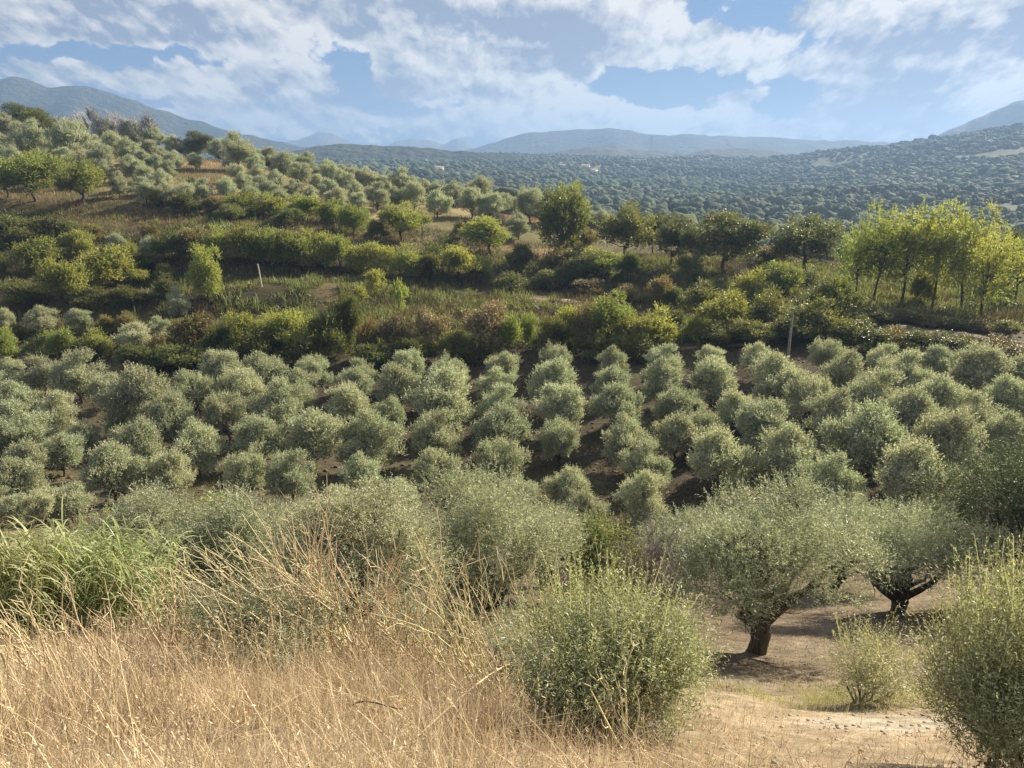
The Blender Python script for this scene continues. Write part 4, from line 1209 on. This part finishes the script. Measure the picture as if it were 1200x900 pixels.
def grove(name, n, ymin, ymax, test, size, hsize, mat, seed, sub, row=None):
    rg = np.random.default_rng(seed)
    Y = np.exp(rg.uniform(math.log(ymin), math.log(ymax), n))
    X = rg.uniform(-0.85, 0.95, n) * Y
    if row:
        X = np.round(X / row) * row + rg.normal(size=n) * row * 0.18; Y = np.round(Y / row) * row + rg.normal(size=n) * row * 0.18
        _, ui = np.unique(np.stack([np.round(X / row), np.round(Y / row)], 1), axis=0, return_index=True)
        X, Y = X[ui], Y[ui]
    k = test(X, Y, rg); X, Y = X[k], Y[k]
    Z = ground_z(X, Y)
    k = visible(X, Y, Z) & ((contour(X, Y, Z) > 0.10) | (patch(X, Y, 45, 121) > 0.43)); X, Y, Z = X[k], Y[k], Z[k]
    n = len(X)
    bv, bf = ico2() if sub else ico()
    big = np.exp(rg.normal(-0.05, 0.24, n)); rw = size * big * rg.uniform(0.85, 1.15, n); rh = hsize * big ** 0.8 * rg.uniform(0.8, 1.3, n)
    jit = 1 + rg.normal(0, 0.24, (n, len(bv)))
    ang = rg.uniform(0, 6.28, n); ca, sa = np.cos(ang), np.sin(ang)
    V = bv[None] * jit[..., None]
    vx = V[..., 0] * ca[:, None] - V[..., 1] * sa[:, None]; vy = V[..., 0] * sa[:, None] + V[..., 1] * ca[:, None]
    P = np.stack([X[:, None] + vx * rw[:, None] / 2, Y[:, None] + vy * rw[:, None] / 2, Z[:, None] + rh[:, None] * 0.48 + V[..., 2] * rh[:, None] / 2], -1)
    F = bf[None] + (np.arange(n) * len(bv))[:, None, None]
    tint = np.repeat(np.clip(rg.beta(2, 2, n) * 0.35 + 2.4 * (patch(X, Y, 75, 99) - 0.36), 0, 1), len(bv)) * 0.7 + rg.random(n * len(bv)) * 0.3
    o = obj(name, mesh_arrays(name, P.reshape(-1, 3), F.reshape(-1, 3), tint), mat)
    tag(o, kind='stuff')
    print(name, n)


patch = lambda X, Y, s, f: fbm(X / s, Y / s, f, 4)
grove('olive_grove', 26000, 165, 620, lambda X, Y, rg: (patch(X, Y, 70, 91) < 0.52) & (rg.random(len(X)) < 0.93) & (patch(X, Y, 55, 95) < 0.74) & ((X > -0.05 * Y) | (Y > 330)), 4.7, 3.6, M['grove'], 71, True, row=5.2)
grove('woodland', 14000, 165, 620, lambda X, Y, rg: (patch(X, Y, 70, 91) > 0.50) & (patch(X, Y, 40, 97) > 0.25) & ((X > -0.05 * Y) | (Y > 330)), 5.0, 4.2, M['wood'], 72, True)
grove('distant_grove', 42000, 600, 1650, lambda X, Y, rg: (patch(X, Y, 150, 92) < 0.50) & (patch(X, Y, 110, 95) < 0.74), 5.8, 3.6, M['grove'], 73, False)
grove('distant_wood', 30000, 600, 1650, lambda X, Y, rg: (patch(X, Y, 150, 92) > 0.49) & (patch(X, Y, 60, 97) > 0.18), 6.6, 4.4, M['wood'], 74, False)

# ------------------------------------------------------------------ poles, stones, houses
M['concrete'] = plain_mat('pole_concrete', (0.17, 0.165, 0.15), (0.26, 0.25, 0.225), 5, bump=0.1)
M['wood_post'] = plain_mat('post_wood', (0.40, 0.36, 0.30), (0.55, 0.50, 0.42), 6, bump=0.3)
M['stone'] = plain_mat('pale_stone', (0.5, 0.48, 0.44), (0.72, 0.70, 0.66), 4, bump=0.5)
M['wall'] = plain_mat('house_wall', (0.62, 0.58, 0.52), (0.75, 0.72, 0.66), 0.6, bump=0.05)
M['tile'] = plain_mat('roof_tile', (0.20, 0.14, 0.11), (0.30, 0.22, 0.18), 1.5, bump=0.2)
M['glass'] = plain_mat('window_glass', (0.02, 0.025, 0.03), (0.04, 0.045, 0.05), 1, rough=0.2, bump=0)
M['steel'] = plain_mat('galvanised_steel', (0.25, 0.26, 0.27), (0.35, 0.36, 0.37), 2, rough=0.5, bump=0)


def box(g, c, s, rz=0):
    c = np.asarray(c, float); s = np.asarray(s, float) / 2
    v = np.array([(i, j, k) for i in (-1, 1) for j in (-1, 1) for k in (-1, 1)], float) * s
    ca, sa = math.cos(rz), math.sin(rz)
    v = np.stack([v[:, 0] * ca - v[:, 1] * sa, v[:, 0] * sa + v[:, 1] * ca, v[:, 2]], 1) + c
    g.add(v, [(0, 1, 3, 2), (4, 6, 7, 5), (0, 4, 5, 1), (2, 3, 7, 6), (0, 2, 6, 4), (1, 5, 7, 3)])


x, y, z, t = spot(922, 433)
h = 76 * t / FPX
root = obj('utility_pole', None, loc=(x, y, z - 0.3)); tag(root, 'slim concrete utility pole rising from the orchard edge', 'pole')
g = Geo(); tube(g, [(0, 0, 0), (0, 0, h * 0.5), (0.01, 0, h)], [0.10, 0.085, 0.07], 8); obj('shaft', g.mesh('shaft', True), M['concrete'], root)
g = Geo(); box(g, (0, 0, h + 0.03), (0.22, 0.10, 0.08)); tube(g, [(-0.09, 0, h + 0.05), (-0.09, 0, h + 0.22)], [0.035, 0.025], 6); obj('cap', g.mesh('cap'), M['concrete'], root)

x, y, z, t = spot(307, 337)
h = 27 * t / FPX
g = Geo(); tube(g, [(0, 0, -0.2), (-0.12, 0, h * 0.6), (-0.22, 0, h)], [0.075, 0.065, 0.06], 7)
g.add([(-0.28, -0.06, h), (-0.16, -0.06, h), (-0.16, 0.06, h), (-0.28, 0.06, h)], [(0, 1, 2, 3)])
tag(obj('wooden_post', g.mesh('wooden_post', True), M['wood_post'], None, (x, y, z)), 'pale leaning wooden post on the middle terrace', 'post')
g = Geo(); x, y, z, t = spot(131, 403)
tube(g, [(0, 0, -0.2), (0.02, 0, 0.35), (0.01, 0, 0.8)], [0.05, 0.045, 0.04], 6)
tag(obj('wooden_post', g.mesh('short_post', True), M['wood_post'], None, (x, y, z)), 'short white stake on the lower left terrace', 'post')


def stone(px, py, w, label, seed):
    rg = np.random.default_rng(seed); x, y, z, t = spot(px, py)
    v, f = ico2(); v = v * (1 + rg.normal(0, 0.13, (len(v), 1))) * np.array([w * t / FPX / 2, w * t / FPX / 2.6, w * t / FPX / 3.4])
    tag(obj('stone', mesh_arrays('stone', v, f), M['stone'], None, (x, y, z + w * t / FPX / 8)), label, 'stone', 'pale stones on the right terrace')


stone(1058, 385, 9, 'white stone lying beside the right dirt track', 1)
stone(1133, 366, 7, 'flat white stone between the acacia trunks', 2)
stone(1152, 370, 5, 'small white stone right of the last acacia trunk', 3)
stone(886, 305, 16, 'pale pinkish boulder between the two round trees', 4)

x, y, z, t = spot(686, 467)
rg = np.random.default_rng(5); g = Geo()
for i in range(70):
    a = rg.uniform(0, 6.28); p0 = np.array([rg.normal() * 0.5, rg.normal() * 0.4, rg.uniform(0.0, 0.4)])
    tube(g, curve_pts(p0, p0 + np.array([math.cos(a), math.sin(a), rg.uniform(-0.1, 0.4)]) * rg.uniform(0.5, 1.1), 0.1, 5, rg), np.linspace(0.025, 0.008, 5), 4, rg.random())
tag(obj('brushwood_heap', g.mesh('brushwood_heap', True), M['twig'], None, (x, y, z)), 'heap of grey pruned branches on the bare orchard soil', 'brushwood')


def house(px, py, w, hh, d, rz, label, dist=None):
    x, y, z, t = spot(px, py)
    root = obj('farmhouse', None, loc=(x, y, z)); root.rotation_euler = (0, 0, rz); tag(root, label, 'house', 'houses in the far valley')
    g = Geo(); box(g, (0, 0, hh / 2), (w, d, hh + 1)); obj('wall', g.mesh('wall'), M['wall'], root)
    g = Geo(); e = 0.4; r = w * 0.22
    v = [(-w / 2 - e, -d / 2 - e, hh + .5), (w / 2 + e, -d / 2 - e, hh + .5), (w / 2 + e, d / 2 + e, hh + .5), (-w / 2 - e, d / 2 + e, hh + .5), (-w / 2 - e, 0, hh + r), (w / 2 + e, 0, hh + r)]
    g.add(v, [(0, 1, 5, 4), (2, 3, 4, 5), (0, 4, 3, 0), (1, 2, 5, 1)][:2]); g.add([v[0], v[3], v[4], v[4]], [(0, 1, 2, 3)]); g.add([v[1], v[2], v[5], v[5]], [(0, 1, 2, 3)])
    obj('roof', g.mesh('roof'), M['tile'], root)
    for k in (-0.3, 0, 0.3):
        g = Geo(); box(g, (k * w, -d / 2 - 0.02, hh * 0.55), (1.1, 0.12, 1.4)); obj('window', g.mesh('window'), M['glass'], root)


house(515, 202, 9.8, 4.5, 9, 0.2, 'white house in dark trees below the low wooded hill')
house(490, 202, 7.7, 3.0, 8, -0.1, 'low pale house left of the white house under the wooded hill')
house(658, 198, 8.4, 4.5, 9, 0.1, 'left white house of the village below the sunlit hill')
house(686, 200, 11.2, 6.0, 10, -0.2, 'tallest white house of the village below the sunlit hill')
house(695, 204, 8.4, 4.5, 9, 0.4, 'right white house of the village below the sunlit hill')
house(707, 228, 6.3, 2.2, 5, 0.1, 'low white shed in the middle of the valley groves')
house(725, 228, 5.6, 2.2, 5, -0.1, 'small white shed right of the valley shed')

# lattice pylon on the sunlit hill
a, dy, dz = pix(763, 177); t = 1700 / dy
g = Geo(); hp = 17 * t / FPX; bw = 3.2
cor = [(-1, -1), (1, -1), (1, 1), (-1, 1)]
for i, (sx, sy) in enumerate(cor):
    tube(g, [(sx * bw, sy * bw, -4), (sx * 0.5, sy * 0.5, hp)], [0.4, 0.3], 4)
    s2 = cor[(i + 1) % 4]
    for k in range(5):
        f0, f1 = k / 5, (k + 1) / 5
        w0_, w1_ = bw + (0.5 - bw) * f0, bw + (0.5 - bw) * f1
        tube(g, [(sx * w0_, sy * w0_, hp * f0), (s2[0] * w1_, s2[1] * w1_, hp * f1)], [0.2, 0.2], 3)
for zz in (0.72, 0.85, 0.97):
    tube(g, [(-5, 0, hp * zz), (5, 0, hp * zz)], [0.3, 0.3], 4)
tag(obj('pylon', g.mesh('pylon'), M['steel'], None, (float(a * t), 1700, float(dz * t))), 'grey lattice power pylon on the far hill', 'pylon')

# ------------------------------------------------------------------ haze
HZ = 3.5e-4
g = Geo()
zlo = float(GZ.min()) - 40; zhi = 262
box(g, (0, 2520, (zlo + zhi) / 2), (15000, 5400, zhi - zlo))
m, nt, nodes, L = new_mat('haze')
out = N(nt, 'ShaderNodeOutputMaterial'); pv = N(nt, 'ShaderNodeVolumePrincipled')
pv.inputs['Color'].default_value = (0.25, 0.40, 0.68, 1); pv.inputs['Density'].default_value = HZ; pv.inputs['Anisotropy'].default_value = 0.2
L.new(pv.outputs[0], out.inputs['Volume'])
hz = obj('haze', g.mesh('haze'), m); tag(hz, kind='stuff')

# ------------------------------------------------------------------ sky with clouds
w = bpy.data.worlds.new('World'); scene.world = w; w.use_nodes = True
w.cycles.sampling_method = 'MANUAL'; w.cycles.sample_map_resolution = 512
nt = w.node_tree; L = nt.links
for n_ in list(nt.nodes): nt.nodes.remove(n_)
out = N(nt, 'ShaderNodeOutputWorld'); bg = N(nt, 'ShaderNodeBackground'); L.new(bg.outputs[0], out.inputs[0])
sky = N(nt, 'ShaderNodeTexSky', sky_type='NISHITA'); sky.sun_disc = False
sky.sun_elevation = SUN_EL; sky.sun_rotation = SUN_AZ; sky.altitude = 300; sky.dust_density = 0.4; sky.ozone_density = 2.0
SKY = 0.05
CLOUD_SHADE = (1.8, 2.1, 2.75, 1); CLOUD_LIT = (6.2, 5.9, 5.4, 1); SKY_TINT = (0.20, 0.34, 0.54, 1)
bg.inputs[1].default_value = SKY


def math_(op, a, b=None, c=None):
    n = N(nt, 'ShaderNodeMath', operation=op)
    for i, v in enumerate((a, b, c)):
        if v is None: continue
        if isinstance(v, (int, float)): n.inputs[i].default_value = v
        else: L.new(v, n.inputs[i])
    return n.outputs[0]


def vmath(op, a, b=None):
    n = N(nt, 'ShaderNodeVectorMath', operation=op)
    for i, v in enumerate((a, b)):
        if v is None: continue
        if isinstance(v, tuple): n.inputs[i].default_value = v
        else: L.new(v, n.inputs[i])
    return n.outputs[1] if op in ('LENGTH', 'DISTANCE', 'DOT_PRODUCT') else n.outputs[0]


def mrange(v, a, b, c=0.0, d=1.0, smooth=True):
    n = N(nt, 'ShaderNodeMapRange'); n.interpolation_type = 'SMOOTHSTEP' if smooth else 'LINEAR'
    L.new(v, n.inputs[0]); n.inputs[1].default_value = a; n.inputs[2].default_value = b; n.inputs[3].default_value = c; n.inputs[4].default_value = d
    return n.outputs[0]


tc = N(nt, 'ShaderNodeTexCoord')
sx = N(nt, 'ShaderNodeSeparateXYZ'); L.new(tc.outputs['Generated'], sx.inputs[0])
ya = math_('MAXIMUM', math_('ABSOLUTE', sx.outputs[1]), 0.12)
uu = math_('DIVIDE', sx.outputs[0], ya); vv = math_('DIVIDE', sx.outputs[2], ya)
cb = N(nt, 'ShaderNodeCombineXYZ'); L.new(uu, cb.inputs[0]); L.new(vv, cb.inputs[1])
P0 = cb.outputs[0]
# cloud texture gets finer towards the horizon, as a layer seen from below does
vq = math_('MAXIMUM', math_('ADD', vv, 0.17), 0.05)
cb2 = N(nt, 'ShaderNodeCombineXYZ'); L.new(math_('MULTIPLY', math_('DIVIDE', uu, math_('POWER', vq, 0.55)), 0.50), cb2.inputs[0]); L.new(math_('MULTIPLY', math_('LOGARITHM', vq, 2.71828), 0.27), cb2.inputs[1])
P1 = cb2.outputs[0]


def noise(vec, scale, detail, rough=0.55, off=(0, 0, 0), st=(1, 1, 1)):
    mp = N(nt, 'ShaderNodeMapping'); mp.inputs['Scale'].default_value = st; mp.inputs['Location'].default_value = off
    L.new(vec, mp.inputs[0])
    n = N(nt, 'ShaderNodeTexNoise'); n.inputs['Scale'].default_value = scale; n.inputs['Detail'].default_value = detail; n.inputs['Roughness'].default_value = rough
    L.new(mp.outputs[0], n.inputs['Vector'])
    return n


wn = noise(P0, 11, 5, 0.6, (3, 1, 0), (1, 1.5, 1))
wv = vmath('SCALE', vmath('SUBTRACT', wn.outputs['Color'], (0.5, 0.5, 0.5))); wv.node.inputs['Scale'].default_value = 0.06
PW = vmath('ADD', P0, wv)


def uv(px, py):
    a, dy, dz = pix(px, py); return float(a / dy), float(dz / dy)


def blob(px, py, rx, ry, wgt):
    u, v = uv(px, py); k = 1 / 901.0 / 1.05
    s = vmath('SUBTRACT', PW, (u, v, 0))
    m_ = vmath('MULTIPLY', s, (1 / (rx * k), 1 / (ry * k), 0))
    d = vmath('LENGTH', m_)
    return mrange(d, 0.2, 1.4, wgt, 0.0)


def total(lst):
    acc = None
    for b_ in lst:
        o_ = blob(*b_)
        acc = o_ if acc is None else math_('ADD', acc, o_)
    return acc


white = total([(355, 105, 28, 42, .8), (238, 108, 34, 32, .65), (300, 112, 60, 26, .35), (540, 10, 60, 28, .55), (745, 12, 60, 30, .7), (830, 60, 150, 26, .7), (850, 32, 60, 20, .4),
               (640, 136, 90, 20, .55), (800, 138, 80, 18, .6), (715, 130, 40, 20, .5), (872, 142, 44, 16, .5), (860, 124, 18, 16, .55), (862, 114, 66, 7, .6),
               (500, 148, 240, 18, .30), (240, 140, 190, 20, .30), (420, 140, 120, 14, .28), (740, 150, 200, 12, .30), (60, 86, 100, 14, .45), (190, 98, 80, 16, .45), (1020, 150, 90, 16, .6), (985, 16, 70, 24, .7), (1010, 105, 50, 16, .55), (965, 83, 60, 9, .5),
               (1090, 55, 50, 24, .35), (1160, 110, 50, 40, .4), (440, 35, 50, 20, .3), (640, 60, 80, 40, .3), (950, 160, 120, 12, .4), (1000, 135, 60, 14, .35), (400, 130, 60, 12, .35)])
gray = total([(560, 66, 160, 50, 1.05), (470, 20, 110, 40, .6), (640, 95, 70, 28, .65), (660, 20, 80, 45, .4), (1105, 88, 120, 68, 1.1), (1160, 25, 110, 45, .75), (120, 22, 200, 36, .8), (250, 42, 140, 30, .5), (30, 10, 100, 25, .4),
              (290, 86, 60, 18, .35), (970, 130, 34, 12, .45), (1060, 130, 70, 26, .45), (380, 12, 90, 20, .4)])
clear = total([(130, 66, 130, 14, .5), (400, 75, 45, 26, .5), (770, 106, 120, 18, .6), (885, 12, 34, 22, .6), (760, 86, 70, 14, .4), (420, 55, 40, 20, .3), (930, 112, 30, 20, .4)])
# clouds away from the part of the sky the photograph shows: broken cumulus all round


wn2 = noise(P1, 26, 4, 0.6, (7, 2, 1), (1, 1, 1))
wv2 = vmath('SCALE', vmath('SUBTRACT', wn2.outputs['Color'], (0.5, 0.5, 0.5))); wv2.node.inputs['Scale'].default_value = 0.022


def dens(off):
    p = vmath('ADD', P1, off) if off else P1
    a_ = noise(p, 14, 10, 0.60, (2.3, 0.9, 0.6), (1, 1.25, 1)).outputs[0]
    mp = N(nt, 'ShaderNodeMapping'); mp.inputs['Scale'].default_value = (1, 1.35, 1); L.new(vmath('ADD', p, wv2), mp.inputs[0])
    vo = N(nt, 'ShaderNodeTexVoronoi', feature='SMOOTH_F1', voronoi_dimensions='2D'); vo.inputs['Scale'].default_value = 17; vo.inputs['Smoothness'].default_value = 0.35
    vo.inputs['Detail'].default_value = 3.5; vo.inputs['Roughness'].default_value = 0.55; vo.inputs['Lacunarity'].default_value = 2.3
    vo.normalize = True
    L.new(mp.outputs[0], vo.inputs['Vector'])
    puff = math_('SUBTRACT', 1.0, math_('MULTIPLY', vo.outputs['Distance'], 1.15))        # rounded heads
    return math_('ADD', math_('MULTIPLY', a_, 0.5), math_('MULTIPLY', puff, 0.5))


bright = total([(352, 98, 24, 34, .5), (240, 106, 32, 28, .42), (742, 12, 40, 20, .4), (640, 134, 70, 13, .45), (800, 136, 80, 13, .5), (1165, 110, 40, 26, .35), (545, 14, 40, 14, .4), (860, 128, 16, 12, .35),
               (985, 14, 50, 14, .35), (1050, 62, 50, 16, .35), (880, 60, 80, 10, .25), (1020, 152, 60, 8, .35), (1120, 65, 30, 14, .35)])
n0 = dens(None)
n1_ = dens((0.008, 0.011, 0))
n2_ = noise(vmath('ADD', PW, (0.02, 0.03, 0)), 5, 5, 0.55, (4.2, 0.3, 0.7), (1, 1.6, 1)).outputs[0]
n3_ = noise(vmath('ADD', PW, (0.05, 0.075, 0)), 5, 5, 0.55, (4.2, 0.3, 0.7), (1, 1.6, 1)).outputs[0]
base = math_('SUBTRACT', math_('ADD', white, gray), clear)
D = math_('ADD', math_('MULTIPLY', math_('SUBTRACT', n0, 0.52), 2.9), math_('ADD', math_('MULTIPLY', math_('SUBTRACT', n2_, 0.5), 0.9), math_('SUBTRACT', base, 0.31)))
el_ = mrange(vv, 0.22, 0.6, 0.0, 0.30)
D = math_('ADD', D, el_)
cover = mrange(D, -0.14, 0.16)
relief = math_('ADD', math_('MULTIPLY', math_('SUBTRACT', n0, n1_), 4.6), math_('MULTIPLY', math_('SUBTRACT', n2_, n3_), 3.2))
gm = math_('MINIMUM', math_('ADD', math_('MULTIPLY', gray, 1.25), math_('MULTIPLY', math_('MAXIMUM', D, 0.0), 0.12)), 1.0)
gm = math_('MULTIPLY', gm, mrange(D, 0.0, 0.75))
lit = math_('ADD', math_('ADD', math_('SUBTRACT', 0.62, math_('MULTIPLY', gm, 0.55)), bright), relief)
lit = math_('MINIMUM', math_('MAXIMUM', lit, 0.0), 1.0)
cc = N(nt, 'ShaderNodeMix', data_type='RGBA'); L.new(lit, cc.inputs[0])
cc.inputs[6].default_value = CLOUD_SHADE; cc.inputs[7].default_value = CLOUD_LIT
sk0 = N(nt, 'ShaderNodeMix', data_type='RGBA', blend_type='MULTIPLY'); sk0.inputs[0].default_value = 1; L.new(sky.outputs[0], sk0.inputs[6]); sk0.inputs[7].default_value = SKY_TINT
sk1 = N(nt, 'ShaderNodeMix', data_type='RGBA'); sk1.inputs[0].default_value = 0.88; L.new(sk0.outputs[2], sk1.inputs[6]); sk1.inputs[7].default_value = (1.05, 1.85, 3.3, 1)
veil = mrange(vv, -0.02, 0.17, 0.75, 0.0)                      # pale air near the horizon, between the clouds
sk = N(nt, 'ShaderNodeMix', data_type='RGBA'); L.new(veil, sk.inputs[0]); L.new(sk1.outputs[2], sk.inputs[6]); sk.inputs[7].default_value = (1.2, 1.95, 3.0, 1)
fin = N(nt, 'ShaderNodeMix', data_type='RGBA'); L.new(math_('MULTIPLY', cover, 0.97), fin.inputs[0]); L.new(sk.outputs[2], fin.inputs[6]); L.new(cc.outputs[2], fin.inputs[7])
L.new(fin.outputs[2], bg.inputs[0])

# ------------------------------------------------------------------ sun
sd = bpy.data.lights.new('sun', 'SUN'); sd.energy = 5.0; sd.angle = R(0.5); sd.color = (1.0, 0.87, 0.66)
so = bpy.data.objects.new('sun', sd); COL.objects.link(so)
so.rotation_euler = (R(90) - SUN_EL, 0, math.pi - SUN_AZ)

scene.view_settings.view_transform = 'Standard'
scene.view_settings.look = 'None'
scene.view_settings.exposure = 1.7
scene.view_settings.gamma = 1
scene.render.engine = 'CYCLES'
scene.cycles.max_bounces = 5
scene.cycles.diffuse_bounces = 3
scene.cycles.transmission_bounces = 3
scene.cycles.glossy_bounces = 2
scene.cycles.volume_bounces = 0
scene.cycles.use_denoising = True
scene.cycles.denoising_prefilter = 'NONE'
scene.cycles.use_adaptive_sampling = True
scene.cycles.adaptive_threshold = 0.01
